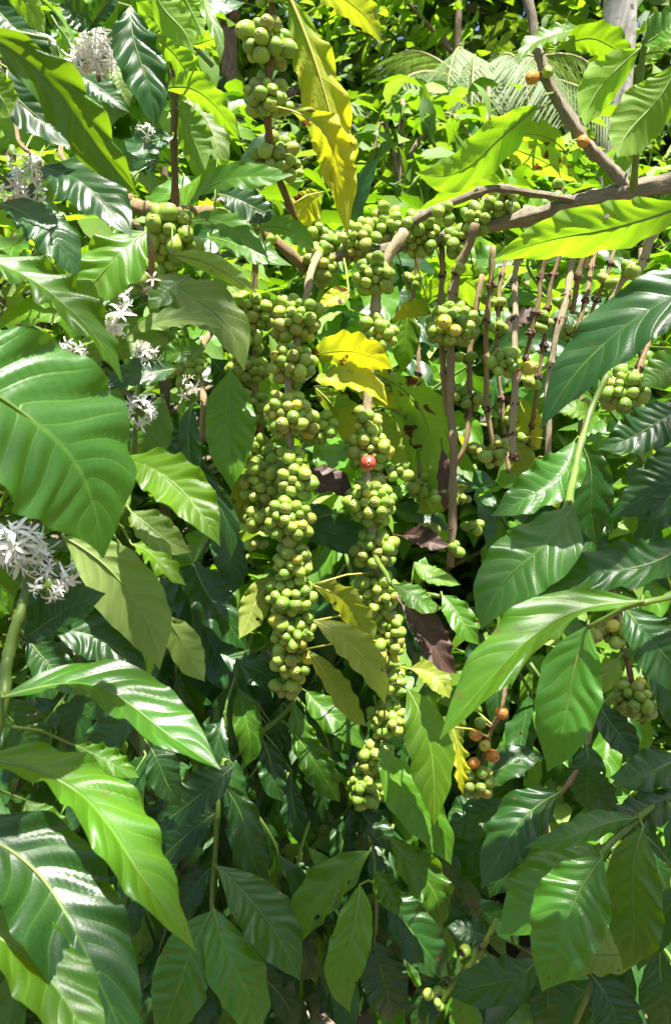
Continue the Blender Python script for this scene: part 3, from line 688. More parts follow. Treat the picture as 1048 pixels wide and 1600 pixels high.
# ================= left side: flowering and leafy shoots, near
branch('flowering_shoot', 'flowering shoot at the top edge beside a big dark hanging leaf', 'flowering shoot', G_FL,
    [(150, -40, .66), (148, 30, .66), (158, 80, .66), (160, 130, .67)], 3, 3, 'twig',
    flw=[(142, 70, 16, 46), (160, 90, 12, 38), (128, 95, 8, 32)],
    leaves=[(205, 10, 236, 198, 88, .58, .58, dict(m='dark', n=(1, .3, 0), f=.22, ru=.24)),
            (105, 112, 204, 170, 46, .7, .7, dict(m='dark', n=(1, .6, 0))),
            (150, 42, 92, 8, 52, .62, .6, dict(m='dark', n=(1, .4, 0))),
            (140, 45, 185, -15, 36, .62, .6, dict(m='dark')),
            (175, 100, 200, 165, 40, .85, .85, dict(m='sage')),
            (90, 40, 130, 110, 50, .78, .78, dict(m='lite', n=(-1, .5, 0)))])
branch('leafy_shoot', 'leafy shoot with glowing yellow-green leaves along the top edge', 'leafy shoot', G_LF,
    [(250, -50, .78), (262, 40, .8), (270, 140, .82), (272, 240, .84), (279, 332, .86)], 4, 6, 'twig',
    flw=[(228, 208, 5, 22, .06)],
    leaves=[(236, -25, 301, 84, 62, .74, .74, dict(m='lite', n=(-1, .5, 0))),
            (284, -15, 316, 58, 40, .76, .76, dict(m='lite', n=(-1, .5, 0))),
            (320, -5, 340, 94, 26, .72, .7, dict(m='lite', n=(1, .5, .4))),
            (232, 58, 322, 136, 62, .8, .8, dict(m='lite', n=(-1, .6, 0))),
            (256, 140, 378, 222, 50, .78, .77, dict(m='lite', n=(-.8, .8, 0), s=-.16)),
            (264, 150, 324, 264, 64, .82, .82, dict(m='mid', n=(-1, .5, .2))),
            (270, 215, 195, 222, 55, .8, .8, dict(m='dark', n=(1, .6, 0), s=-.1)),
            (290, 145, 362, 265, 52, .95, .95, dict(m='sage', n=(.7, .9, 0))),
            (265, 60, 215, 5, 60, .86, .86, dict(m='lite', n=(-1, .5, 0))),
            (290, 245, 345, 300, 50, .95, .95, dict(m='lite', n=(-1, .6, 0))),
            (300, 70, 350, 60, 30, .82, .82, dict(m='lite', n=(-1, .6, 0)))])
branch('leafy_shoot', 'near leafy shoot at the top left corner with a long drooping folded leaf', 'leafy shoot', G_LF,
    [(-70, -60, .44), (-40, 0, .44), (-30, 60, .45), (-40, 150, .47)], 4, 5, 'gstem',
    leaves=[(-40, 45, 214, 304, 82, .43, .50, dict(m='mid', n=(.8, .6, -.3), f=.5, fa=-.4, s=-.05, b=.05, ru=.22, hi=True)),
            (-25, -10, 92, 128, 92, .47, .47, dict(m='dark', n=(1, .4, 0), hi=True)),
            (-10, -50, 78, 50, 52, .44, .44, dict(m='lite', n=(-1, .6, 0))),
            (50, -12, 128, 78, 18, .43, .43, dict(m='mid', n=(.3, 1, .8), f=.5)),
            (10, 105, 120, 234, 88, .52, .52, dict(m='dark', n=(1, .5, 0), s=.12)),
            (-30, 110, 22, 185, 70, .5, .5, dict(m='lite', n=(-1, .6, 0))),
            (76, 60, 82, 138, 22, .46, .47, dict(m='sage', n=(.3, .5, 1), f=.4))])
branch('flowering_shoot', 'flowering shoot with starry blossoms at the left edge above a lit leaf', 'flowering shoot', G_FL,
    [(20, 180, .62), (40, 230, .6), (70, 262, .57), (40, 290, .58), (0, 330, .6)], 3, 3, 'twig',
    flw=[(14, 285, 9, 40, .05), (52, 302, 6, 34, .04), (55, 262, 5, 34, .03), (20, 240, 3, 20)],
    leaves=[(66, 262, 208, 366, 92, .53, .51, dict(m='dark', n=(1, .5, .2), s=-.06, hi=True)),
            (0, 318, 119, 432, 78, .5, .5, dict(m='dark', n=(.8, .7, 0), s=-.12)),
            (60, 210, 20, 160, 40, .66, .66, dict(m='dark')),
            (72, 235, 100, 190, 40, .7, .7, dict(m='mid', n=(1, .6, 0)))])
branch('leafy_shoot', 'purple brown upright stem holding a rounded matt green leaf and a small bunch', 'leafy shoot', G_LF,
    [(95, 215, .7), (108, 255, .68), (170, 320, .66), (228, 372, .62), (240, 430, .66)], 4, 4, 'twig',
    clusters=[(222, 430, 8, 30, 30, {'dd': .04})],
    leaves=[(228, 362, 116, 484, 104, .58, .56, dict(m='mid', n=(1, .6, 0), f=.1, b=.1)),
            (170, 322, 195, 375, 34, .75, .75, dict(m='lite')),
            (150, 300, 215, 285, 40, .8, .8, dict(m='lite', n=(-1, .5, 0)))])
branch('flowering_shoot', 'flowering shoot with several white bunches beside the biggest pale-lit leaf', 'flowering shoot', G_FL,
    [(190, 440, .66), (185, 500, .64), (205, 550, .64), (215, 620, .64), (212, 720, .66)], 3, 3.5, 'gstem',
    flw=[(176, 500, 10, 42, .03), (226, 550, 8, 34), (221, 642, 12, 34, .03), (112, 545, 7, 30, .02), (150, 612, 9, 34, .04), (138, 578, 6, 30, .02), (182, 470, 5, 40, .03), (292, 612, 4, 30, 0, True), (170, 720, 3, 24, 0, True), (242, 440, 3, 28, .03, True)],
    leaves=[(276, 576, 160, 612, 50, .62, .6, dict(m='dark', n=(.9, .7, 0), s=.06)),
            (255, 618, 215, 738, 80, .74, .74, dict(m='mid', n=(1, .5, 0))),
            (235, 660, 275, 720, 60, .78, .78, dict(m='dark')),
            (150, 640, 205, 700, 60, .72, .72, dict(m='dark', n=(1, .5, 0)))])
branch('leafy_shoot', 'near shoot at the left edge carrying the biggest leaf, striped with sun', 'leafy shoot', G_LF,
    [(-190, 380, .36), (-140, 450, .35), (-120, 560, .34), (-130, 640, .36)], 5, 5, 'gstem',
    leaves=[(-130, 555, 182, 858, 300, .33, .37, dict(m='deep', n=(.85, .95, .15), f=.10, ru=.06, q=.10, s=-.09, b=.10, hi=True)),
            (-40, 395, 198, 582, 88, .42, .43, dict(m='mid', n=(.75, .7, .2), f=.4, fa=.3, s=-.06, ru=.22, hi=True))])
branch('leafy_shoot', 'leafy shoot with pale matt undersides hanging left of the centre', 'leafy shoot', G_LF,
    [(150, 690, .62), (185, 720, .6), (200, 790, .58), (130, 840, .58), (90, 850, .58)], 4, 4, 'gstem',
    leaves=[(190, 718, 340, 850, 96, .53, .5, dict(m='lite', n=(.8, .8, -.2), s=-.10, f=.3, hi=True)),
            (205, 800, 302, 856, 64, .56, .56, dict(m='sage', n=(1, .4, 0), s=.1)),
            (98, 838, 254, 1042, 120, .56, .56, dict(m='sage', n=(-1, .45, -.1), s=-.12, f=.12, b=-.05, ru=.06, hi=True)),
            (252, 960, 321, 1063, 62, .66, .66, dict(m='sage', n=(-1, .4, 0))),
            (222, 1008, 232, 1064, 26, .6, .6, dict(m='lite', n=(1, .5, .8))),
            (205, 850, 288, 912, 40, .6, .58, dict(m='lite', n=(.6, .9, 0), ru=.4))])
branch('flowering_shoot', 'flowering shoot on a thick green stem with the largest white blossom bunch', 'flowering shoot', G_FL,
    [(60, 850, .5), (46, 905, .49), (34, 965, .48), (12, 1030, .47), (4, 1085, .45), (-10, 1160, .45)], 8, 9, 'gstem',
    flw=[(34, 850, 17, 58, .02), (90, 890, 8, 46, .01), (78, 918, 5, 36)],
    leaves=[(36, 1000, 160, 926, 86, .5, .49, dict(m='dark', n=(1, .6, 0), hi=True)),
            (82, 985, 228, 1072, 84, .56, .56, dict(m='dark', n=(1, .5, 0), s=-.14, hi=True)),
            (4, 1090, 337, 1216, 132, .44, .41, dict(m='deep', n=(.9, .7, 0), f=.45, fa=.45, s=-.16, b=.03, ru=.13, hi=True)),
            (-15, 1085, 70, 1195, 90, .5, .52, dict(m='dark', n=(1, .4, 0), hi=True)),
            (45, 1000, 110, 1085, 70, .58, .58, dict(m='dark', n=(1, .5, 0))),
            (20, 960, -50, 905, 50, .48, .46, dict(m='mid', n=(1, .6, 0))),
            (118, 1165, 216, 1218, 46, .56, .56, dict(m='mid', n=(1, .6, 0), ru=.3))])
branch('leafy_shoot', 'near shoot in the lower left corner with sun-edged wavy leaves', 'leafy shoot', G_LF,
    [(-90, 1130, .42), (-50, 1190, .4), (-60, 1300, .38), (-70, 1450, .36)], 7, 7, 'gstem',
    leaves=[(-30, 1185, 302, 1490, 145, .40, .37, dict(m='mid', n=(.85, .75, .1), f=.45, fa=.45, s=-.10, b=.05, ru=.15, hi=True)),
            (-70, 1290, 240, 1650, 185, .38, .35, dict(m='dark', n=(.85, .65, .1), f=.2, s=-.06, ru=.12, hi=True)),
            (-70, 1440, 175, 1660, 120, .36, .33, dict(m='mid', n=(.7, .9, .3), f=.35, s=-.06, ru=.16, hi=True)),
            (40, 1250, 110, 1330, 60, .5, .5, dict(m='mid', n=(1, .5, 0)))])
branch('leafy_shoot', 'dark leafy shoot filling the gap under the sun-edged left leaves', 'leafy shoot', G_LF,
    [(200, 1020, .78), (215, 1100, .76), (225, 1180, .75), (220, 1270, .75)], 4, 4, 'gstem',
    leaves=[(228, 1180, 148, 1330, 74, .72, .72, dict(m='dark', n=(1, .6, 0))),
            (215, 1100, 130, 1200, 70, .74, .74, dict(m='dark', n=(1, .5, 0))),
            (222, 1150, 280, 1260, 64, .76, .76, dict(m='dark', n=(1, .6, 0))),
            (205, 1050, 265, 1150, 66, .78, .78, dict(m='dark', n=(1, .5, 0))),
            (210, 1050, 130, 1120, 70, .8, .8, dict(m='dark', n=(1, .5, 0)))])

# ================= lower centre
branch('leafy_shoot', 'hanging green shoot whose big smooth leaves fan out at lower left of centre', 'leafy shoot', G_LF,
    [(352, 1185, .86), (342, 1230, .85), (338, 1290, .84), (335, 1360, .84), (333, 1428, .83)], 4.5, 3.5, 'gstem',
    leaves=[(337, 1352, 466, 1532, 96, .82, .8, dict(m='deep', n=(1, .6, 0), s=-.05, ru=.1, hi=True)),
            (334, 1420, 408, 1630, 100, .80, .78, dict(m='deep', n=(1, .6, .2), f=.15, ru=.12, hi=True)),
            (331, 1424, 246, 1630, 110, .80, .78, dict(m='deep', n=(1, .55, -.1), f=.12, ru=.1, hi=True)),
            (345, 1222, 422, 1396, 70, .84, .84, dict(m='dark', n=(1, .6, 0), ru=.25)),
            (338, 1270, 240, 1352, 64, .85, .85, dict(m='dark', n=(1, .6, 0))),
            (366, 1196, 234, 1290, 70, .81, .8, dict(m='dark', n=(.9, .8, 0), s=-.08)),
            (335, 1352, 258, 1456, 54, .88, .88, dict(m='dark', n=(1, .6, 0))),
            (350, 1430, 470, 1625, 66, .9, .9, dict(m='dark', n=(1, .6, 0)))])
branch('leafy_shoot', 'arching green shoot with curled wavy leaves under the most packed fruit branch', 'leafy shoot', G_LF,
    [(462, 1070, .9), (455, 1100, .9), (420, 1135, .9), (385, 1165, .9), (352, 1205, .9), (330, 1260, .92)], 3.5, 5, 'gstem',
    leaves=[(458, 1090, 498, 1252, 50, .88, .88, dict(m='mid', n=(1, .5, .2), ru=.35)),
            (462, 1150, 532, 1256, 62, .87, .87, dict(m='mid', n=(1, .5, 0), ru=.32)),
            (410, 1155, 438, 1254, 52, .89, .88, dict(m='dark', n=(1, .5, 0), ru=.25)),
            (455, 1205, 465, 1320, 46, .9, .89, dict(m='dark', n=(1, .5, -.2))),
            (402, 1152, 308, 1148, 46, .9, .9, dict(m='dark', n=(1, .6, 0), ru=.25)),
            (345, 1022, 446, 1092, 58, .88, .88, dict(m='dark', n=(1, .5, 0), s=-.08)),
            (302, 878, 388, 1016, 76, .9, .88, dict(m='dark', n=(1, .5, .1), s=.06, ru=.25)),
            (278, 886, 322, 1044, 56, .92, .92, dict(m='dark', n=(1, .5, 0), ru=.35)),
            (440, 1100, 420, 1195, 48, .92, .92, dict(m='dark', n=(1, .4, 0), ru=.3)),
            (380, 1080, 330, 1150, 60, .94, .94, dict(m='dark', n=(1, .5, 0))),
            (360, 1060, 400, 1150, 60, .96, .96, dict(m='dark', n=(1, .5, 0))),
            (300, 1000, 350, 1110, 70, .97, .97, dict(m='dark', n=(1, .5, 0)))])
branch('leafy_shoot', 'shoot with bright crumpled leaves below the lowest central berries', 'leafy shoot', G_LF,
    [(548, 1262, .94), (575, 1310, .9), (585, 1380, .87), (588, 1460, .88)], 3, 3, 'gstem',
    leaves=[(578, 1330, 466, 1482, 78, .82, .8, dict(m='mid', n=(1, .7, 0), s=.10, ru=.22)),
            (562, 1382, 540, 1588, 76, .76, .74, dict(m='mid', n=(1, .6, .15), s=.05, ru=.16, hi=True)),
            (608, 1308, 688, 1456, 74, .82, .8, dict(m='mid', n=(1, .6, 0), s=-.1, ru=.35)),
            (588, 1398, 702, 1532, 90, .9, .9, dict(m='dark', n=(1, .6, 0))),
            (584, 1470, 614, 1595, 86, .88, .88, dict(m='dark', n=(1, .6, 0))),
            (565, 1268, 612, 1330, 52, .92, .9, dict(m='dark', n=(1, .5, 0))),
            (550, 1265, 520, 1360, 50, .94, .93, dict(m='dark', n=(1, .5, .3), ru=.3)),
            (585, 1360, 625, 1430, 46, .84, .82, dict(m='mid', n=(1, .6, 0), ru=.4))])
branch('leafy_shoot', 'bare-looking green stem with thin dark curled leaves left of the lowest berries', 'leafy shoot', G_LF,
    [(552, 1256, .95), (500, 1310, .97), (455, 1360, .98), (425, 1405, 1.0)], 3.5, 4, 'gstem',
    leaves=[(520, 1290, 430, 1270, 30, .97, .97, dict(m='dark', n=(1, .7, 0))),
            (490, 1320, 425, 1310, 28, .98, .98, dict(m='dark', n=(1, .7, 0))),
            (480, 1335, 488, 1420, 40, .98, .98, dict(m='dark', n=(1, .4, .3))),
            (455, 1360, 460, 1450, 40, .99, .99, dict(m='dark', n=(1, .4, .3))),
            (440, 1380, 400, 1340, 36, 1.0, 1.0, dict(m='dark', n=(1, .6, 0)))])

# ================= right side, near
branch('leafy_shoot', 'near shoot at right with a large dark blue-green leaf lit along one half', 'leafy shoot', G_LF,
    [(1160, 360, .5), (1120, 410, .5), (1090, 450, .5), (1100, 560, .52)], 5, 5, 'gstem',
    leaves=[(1200, 385, 836, 660, 125, .5, .52, dict(m='dark', n=(.9, .6, .2), f=.3, fa=-.2, s=.06, ru=.08, q=.10, hi=True))])
branch('leafy_shoot', 'curved young green shoot with a broad smooth leaf in front of bare stems', 'leafy shoot', G_LF,
    [(948, 585, .66), (925, 640, .65), (905, 690, .63), (894, 745, .6), (890, 800, .56)], 5, 6, 'gstem',
    leaves=[(893, 790, 746, 976, 132, .56, .54, dict(m='deep', n=(1, .6, 0), f=.16, ru=.09, q=.09, b=.05, hi=True)),
            (896, 690, 768, 808, 84, .63, .61, dict(m='deep', n=(.9, .7, .2), s=-.14, f=.3)),
            (905, 688, 940, 852, 74, .66, .66, dict(m='dark', n=(1, .5, 0))),
            (925, 650, 865, 635, 34, .68, .68, dict(m='lite', n=(1, .8, 0)))])
branch('leafy_shoot', 'near shoot at right with a long sunlit leaf whose lower edge glows', 'leafy shoot', G_LF,
    [(1120, 900, .48), (1050, 930, .48), (1010, 942, .47), (975, 950, .48), (915, 980, .5)], 5, 4, 'gstem',
    leaves=[(1003, 940, 681, 1142, 108, .46, .44, dict(m='mid', n=(.85, .75, .1), f=.4, fa=-.35, s=.10, b=.04, ru=.16, hi=True)),
            (918, 978, 856, 1205, 116, .51, .51, dict(m='deep', n=(1, .4, .15), f=.12, ru=.06, hi=True)),
            (972, 946, 1080, 1090, 100, .5, .49, dict(m='dark', n=(.8, .8, 0), hi=True)),
            (1075, 840, 842, 918, 84, .56, .56, dict(m='dark', n=(.9, .7, 0), s=-.1, hi=True))])
branch('leafy_shoot', 'shaded shoot at the right edge with two overlapping dark leaves', 'leafy shoot', G_LF,
    [(1130, 600, .6), (1080, 650, .58), (1075, 700, .57), (1085, 780, .56)], 5, 5, 'gstem',
    leaves=[(1072, 632, 936, 702, 86, .6, .6, dict(m='dark', n=(1, .4, 0), s=-.06)),
            (1080, 688, 954, 806, 96, .57, .57, dict(m='dark', n=(1, .5, 0), s=-.12, hi=True)),
            (976, 788, 988, 836, 26, .62, .62, dict(m='lite', n=(1, .6, 0))),
            (1085, 740, 1010, 810, 50, .55, .55, dict(m='dark', n=(1, .6, 0))),
            (1070, 760, 990, 850, 60, .64, .64, dict(m='dark', n=(1, .5, 0)))])
branch('leafy_shoot', 'small curved green twig with tender leaves growing from the middle berries', 'leafy shoot', G_LF,
    [(586, 870, .84), (600, 895, .80), (620, 918, .78), (690, 932, .76)], 4, 3, 'gstem',
    leaves=[(612, 914, 692, 946, 42, .77, .76, dict(m='mid', n=(1, .7, 0), s=.1)),
            (690, 930, 746, 1008, 50, .74, .72, dict(m='mid', n=(1, .6, 0))),
            (648, 878, 718, 916, 32, .78, .77, dict(m='lite', n=(1, .8, 0), s=.1)),
            (652, 915, 662, 870, 30, .78, .78, dict(m='mid'))])
branch('leafy_shoot', 'low right shoot with a broad glossy leaf pointing down in front', 'leafy shoot', G_LF,
    [(1060, 1240, .7), (1000, 1275, .66), (955, 1315, .63), (925, 1345, .62)], 6, 4, 'gstem',
    leaves=[(940, 1340, 833, 1542, 135, .61, .59, dict(m='deep', n=(1, .7, 0), f=.15, b=.07, ru=.09, hi=True)),
            (930, 1322, 782, 1466, 125, .68, .66, dict(m='deep', n=(1, .7, 0), f=.1, b=.1, hi=True)),
            (1004, 1292, 975, 1518, 104, .62, .62, dict(m='mid', n=(1, .6, 0), ru=.2, hi=True)),
            (998, 1278, 818, 1312, 46, .65, .64, dict(m='deep', n=(.8, .9, 0), s=-.06)),
            (1070, 1238, 924, 1284, 66, .68, .68, dict(m='dark', n=(1, .7, 0), s=-.08)),
            (1064, 1180, 953, 1218, 72, .7, .7, dict(m='dark', n=(1, .6, 0), s=-.1)),
            (1004, 1488, 846, 1534, 88, .72, .7, dict(m='sage', n=(.9, .8, 0), s=.08)),
            (1066, 1378, 988, 1512, 70, .64, .64, dict(m='dark', n=(.8, .8, 0))),
            (1050, 1270, 1090, 1400, 70, .62, .62, dict(m='dark', n=(1, .6, 0)))])
branch('leafy_shoot', 'low right shoot with a blue-sheened leaf above the broad glossy one', 'leafy shoot', G_LF,
    [(940, 1080, .8), (918, 1150, .78), (890, 1220, .74), (865, 1260, .72), (850, 1320, .74)], 3.5, 3.5, 'twig',
    leaves=[(874, 1238, 750, 1388, 92, .70, .68, dict(m='dark', n=(.9, .8, 0), s=.06, hi=True)),
            (915, 1162, 918, 1268, 66, .75, .75, dict(m='dark', n=(1, .6, 0))),
            (792, 1252, 698, 1304, 86, .92, .9, dict(m='dark', n=(1, .7, 0))),
            (780, 1290, 710, 1370, 80, .94, .94, dict(m='dark', n=(1, .6, 0))),
            (840, 1320, 760, 1400, 60, .8, .8, dict(m='dark', n=(1, .6, 0))),
            (900, 1200, 960, 1290, 60, .78, .78, dict(m='dark', n=(1, .6, 0)))])
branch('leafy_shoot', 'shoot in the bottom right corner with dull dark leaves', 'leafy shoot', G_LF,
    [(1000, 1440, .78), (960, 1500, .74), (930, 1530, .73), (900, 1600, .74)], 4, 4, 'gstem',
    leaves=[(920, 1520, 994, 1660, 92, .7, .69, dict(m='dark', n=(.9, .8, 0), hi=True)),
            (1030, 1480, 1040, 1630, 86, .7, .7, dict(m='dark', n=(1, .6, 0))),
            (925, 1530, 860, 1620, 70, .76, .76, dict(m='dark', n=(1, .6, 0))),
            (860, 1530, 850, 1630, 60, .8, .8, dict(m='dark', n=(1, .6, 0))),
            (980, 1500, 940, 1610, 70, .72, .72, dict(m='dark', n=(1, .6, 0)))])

# ================= dry leaves caught in the branches: things of their own
def dry_leaf(label, x0, y0, x1, y1, w_, d0, d1, **k):
    o = P(x0, y0, d0); root = thing('dry_leaf', label, 'dry leaf', o, 'dry brown leaves caught in the branches')
    put_leaf(root, o, None, x0, y0, x1, y1, w_, d0, d1, m='brown', name='blade', **k)
dry_leaf('dark brown dry leaf lying flat between the two central fruit branches', 462, 738, 552, 776, 52, .9, .88, n=(.7, .8, 0), ru=.3)
dry_leaf('curled maroon dead leaf hanging left of the long sunlit leaf', 628, 945, 712, 1056, 58, .8, .79, n=(1, .3, .2), ru=.5, f=.4)
dry_leaf('blackish brown curled leaf above the small tender green leaves', 628, 838, 700, 852, 36, .92, .9, n=(1, .5, 0), ru=.4, f=.4)
dry_leaf('brown dead leaf under a flower bunch left of centre', 228, 704, 280, 764, 46, .74, .74, n=(1, .5, 0), ru=.2)
dry_leaf('tan withered leaf caught behind the thin right-hand stems', 790, 520, 842, 480, 34, .96, .96, n=(1, .7, 0), ru=.4)
dry_leaf('long brown dead leaf hanging against the stem of the broad berry bunch', 690, 700, 695, 800, 30, .94, .94, n=(1, .2, .6), ru=.4)

# ================= leafy shoots deeper in the bushes
POOL = {}
def pool_leaf(mat, k):
    key = (mat, k)
    if key not in POOL:
        r_ = random.Random(hash(mat) % 1 + k * 17 + len(mat))
        V, F, UV, sp = leaf_data(Vector((0, 0, 0)), Vector((1, 0, 0)), Vector((0, 0, 1)), r_.uniform(.17, .23), bow=r_.uniform(.03, .14), side=r_.uniform(-.08, .08), fold=r_.uniform(.1, .4), ruf=r_.uniform(.07, .2), nu=26, nv=4, seed=k * 7 + 3, twist=r_.uniform(-.6, .6))
        if not leaf_normal_fix(V, F, Vector((0, 0, 1))): F = [f[::-1] for f in F]
        off = len(V); V2, F2 = tube_data([Vector((-.09, 0, .0)), Vector((0, 0, 0))], [.012, .011], 5)
        V += V2; F += [tuple(i + off for i in f) for f in F2]; UV += [(.02, .5)] * len(V2)
        POOL[key] = mesh('leaf', V, F, [M[mat]], uvs=UV)
    return POOL[key]

def frame_q(T, N):
    T = T.normalized(); N = (N - T * N.dot(T)).normalized(); B = N.cross(T)
    return Matrix((T, B, N)).transposed().to_quaternion()

def filler(label, group, stem, pairs, size, mats, seed, r0=.0028, name='leafy_shoot', face=.55, cat='leafy shoot', berries=0, gaps=(), drop=(.1, .9)):
    rr = random.Random(seed); path = catmull(stem, 6); org = path[0]
    root = thing(name, label, cat, org, group)
    n = len(path)
    V, F = tube_data([p - org for p in path], [r0 * (1.2 - .6 * i / n) for i in range(n)], 7)
    link('stem', mesh('stem', V, F, [M['gstem']]), root)
    for k in range(pairs):
        i = min(n - 2, int((k + .6) / pairs * (n - 1))); p = path[i]; t = (path[i + 1] - path[i]).normalized()
        h = t.cross(ZUP); h = h.normalized() if h.length > .05 else Vector((math.cos(k), math.sin(k), 0))
        if k % 2: h = Quaternion(t, 1.2) @ h
        for sg in (-1, 1):
            d = (h * sg * rr.uniform(.5, 1) + t * rr.uniform(.2, .8) - ZUP * rr.uniform(*drop) + Vector((rr.uniform(-.3, .3), rr.uniform(-.3, .3), rr.uniform(-.2, .2)))).normalized()
            L = size * rr.uniform(.7, 1.15)
            ctr = p + d * (.6 * L)
            if any(((ctr - g) - SUN * (ctr - g).dot(SUN)).length < gr for g, gr in gaps): continue
            N = ZUP * .7 + (CAM - p).normalized() * face + Vector((rr.uniform(-.4, .4), rr.uniform(-.4, .4), 0))
            link('leaf', pool_leaf(rr.choice(mats), rr.randrange(5)), root, p - org + d * .09 * L + d * .004, frame_q(d, N), (L, L, L))
    for k in range(berries):
        i = rr.randrange(2, n - 2)
        cluster(root, org, path[i], path[i + 1] - path[i], rr.randrange(5, 12), .02, .018, seed * 31 + k, rb=.0075)
    return root

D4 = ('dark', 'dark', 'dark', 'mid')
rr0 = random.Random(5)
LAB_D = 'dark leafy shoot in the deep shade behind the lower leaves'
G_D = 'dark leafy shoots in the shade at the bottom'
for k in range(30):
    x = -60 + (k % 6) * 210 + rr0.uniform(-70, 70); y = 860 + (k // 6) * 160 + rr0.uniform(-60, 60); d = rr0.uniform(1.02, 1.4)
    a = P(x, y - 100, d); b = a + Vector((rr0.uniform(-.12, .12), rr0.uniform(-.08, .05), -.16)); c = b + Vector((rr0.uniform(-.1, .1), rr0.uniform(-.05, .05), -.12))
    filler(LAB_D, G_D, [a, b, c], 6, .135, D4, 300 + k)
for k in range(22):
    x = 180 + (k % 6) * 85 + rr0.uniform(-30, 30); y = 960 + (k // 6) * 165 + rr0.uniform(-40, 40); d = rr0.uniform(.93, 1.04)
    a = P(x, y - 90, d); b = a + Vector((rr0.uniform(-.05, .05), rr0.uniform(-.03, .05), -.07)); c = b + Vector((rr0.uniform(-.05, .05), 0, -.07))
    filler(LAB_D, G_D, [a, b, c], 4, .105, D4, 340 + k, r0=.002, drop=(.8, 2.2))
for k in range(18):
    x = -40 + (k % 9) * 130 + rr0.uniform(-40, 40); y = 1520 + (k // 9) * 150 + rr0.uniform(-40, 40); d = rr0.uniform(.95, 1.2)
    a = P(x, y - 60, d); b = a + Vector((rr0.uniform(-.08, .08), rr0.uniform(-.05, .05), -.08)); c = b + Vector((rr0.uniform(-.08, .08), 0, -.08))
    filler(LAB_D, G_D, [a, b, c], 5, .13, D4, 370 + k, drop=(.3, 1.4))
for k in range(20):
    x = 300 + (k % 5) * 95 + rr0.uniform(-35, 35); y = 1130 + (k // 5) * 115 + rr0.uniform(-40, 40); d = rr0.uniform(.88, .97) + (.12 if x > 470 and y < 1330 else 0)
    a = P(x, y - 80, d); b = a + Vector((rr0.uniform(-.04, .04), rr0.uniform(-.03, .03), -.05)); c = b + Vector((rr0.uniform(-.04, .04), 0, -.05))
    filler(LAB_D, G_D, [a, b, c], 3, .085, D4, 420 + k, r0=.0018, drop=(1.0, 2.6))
LAB_M = 'green leafy shoot seen between the hanging fruit branches'
G_M = 'green leafy shoots behind the fruit branches'
for k in range(17):
    x = 440 + (k % 6) * 120 + rr0.uniform(-50, 50); y = 470 + (k // 6) * 160 + rr0.uniform(-50, 50); d = rr0.uniform(1.12, 1.5)
    a = P(x, y + 60, d); b = a + Vector((rr0.uniform(-.1, .1), rr0.uniform(-.08, .05), .1)); c = b + Vector((rr0.uniform(-.1, .1), rr0.uniform(-.05, .05), .06))
    filler(LAB_M, G_M, [a, b, c], 5, .125, ('mid', 'lite', 'mid', 'dark', 'dark'), 400 + k)
LAB_L = 'light green leafy shoot among the left leaves further back'
G_L = 'light green leafy shoots behind the upper left leaves'
for k in range(16):
    x = -20 + (k % 4) * 105 + rr0.uniform(-40, 40); y = 40 + (k // 4) * 160 + rr0.uniform(-40, 40); d = rr0.uniform(.9, 1.25)
    a = P(x, y + 60, d); b = a + Vector((rr0.uniform(-.1, .1), rr0.uniform(-.08, .05), .09)); c = b + Vector((rr0.uniform(-.1, .1), rr0.uniform(-.05, .05), .05))
    filler(LAB_L, G_L, [a, b, c], 5, .115, ('lite', 'mid', 'lite', 'dark', 'sage'), 500 + k)

# ================= background: bushes, palms, wood, ground
def small_leaf(V, F, UV, p, d, N, L, wd):
    T = d.normalized(); N = (N - T * N.dot(T)).normalized(); S = T.cross(N); o = len(V)
    for u, h, z in ((0, .02, 0), (.25, .8, .05), (.55, 1.0, .06), (.8, .55, .02), (1, .03, -.06)):
        c = p + T * L * u + N * L * z
        V.append(c - S * wd * h + N * wd * h * .3); V.append(c); V.append(c + S * wd * h + N * wd * h * .3)
        UV.extend([(u, .5 - .5), (u, .5), (u, 1.0)])
    for i in range(4):
        for j in range(2):
            b = o + i * 3 + j; F.append((b, b + 3, b + 4, b + 1))

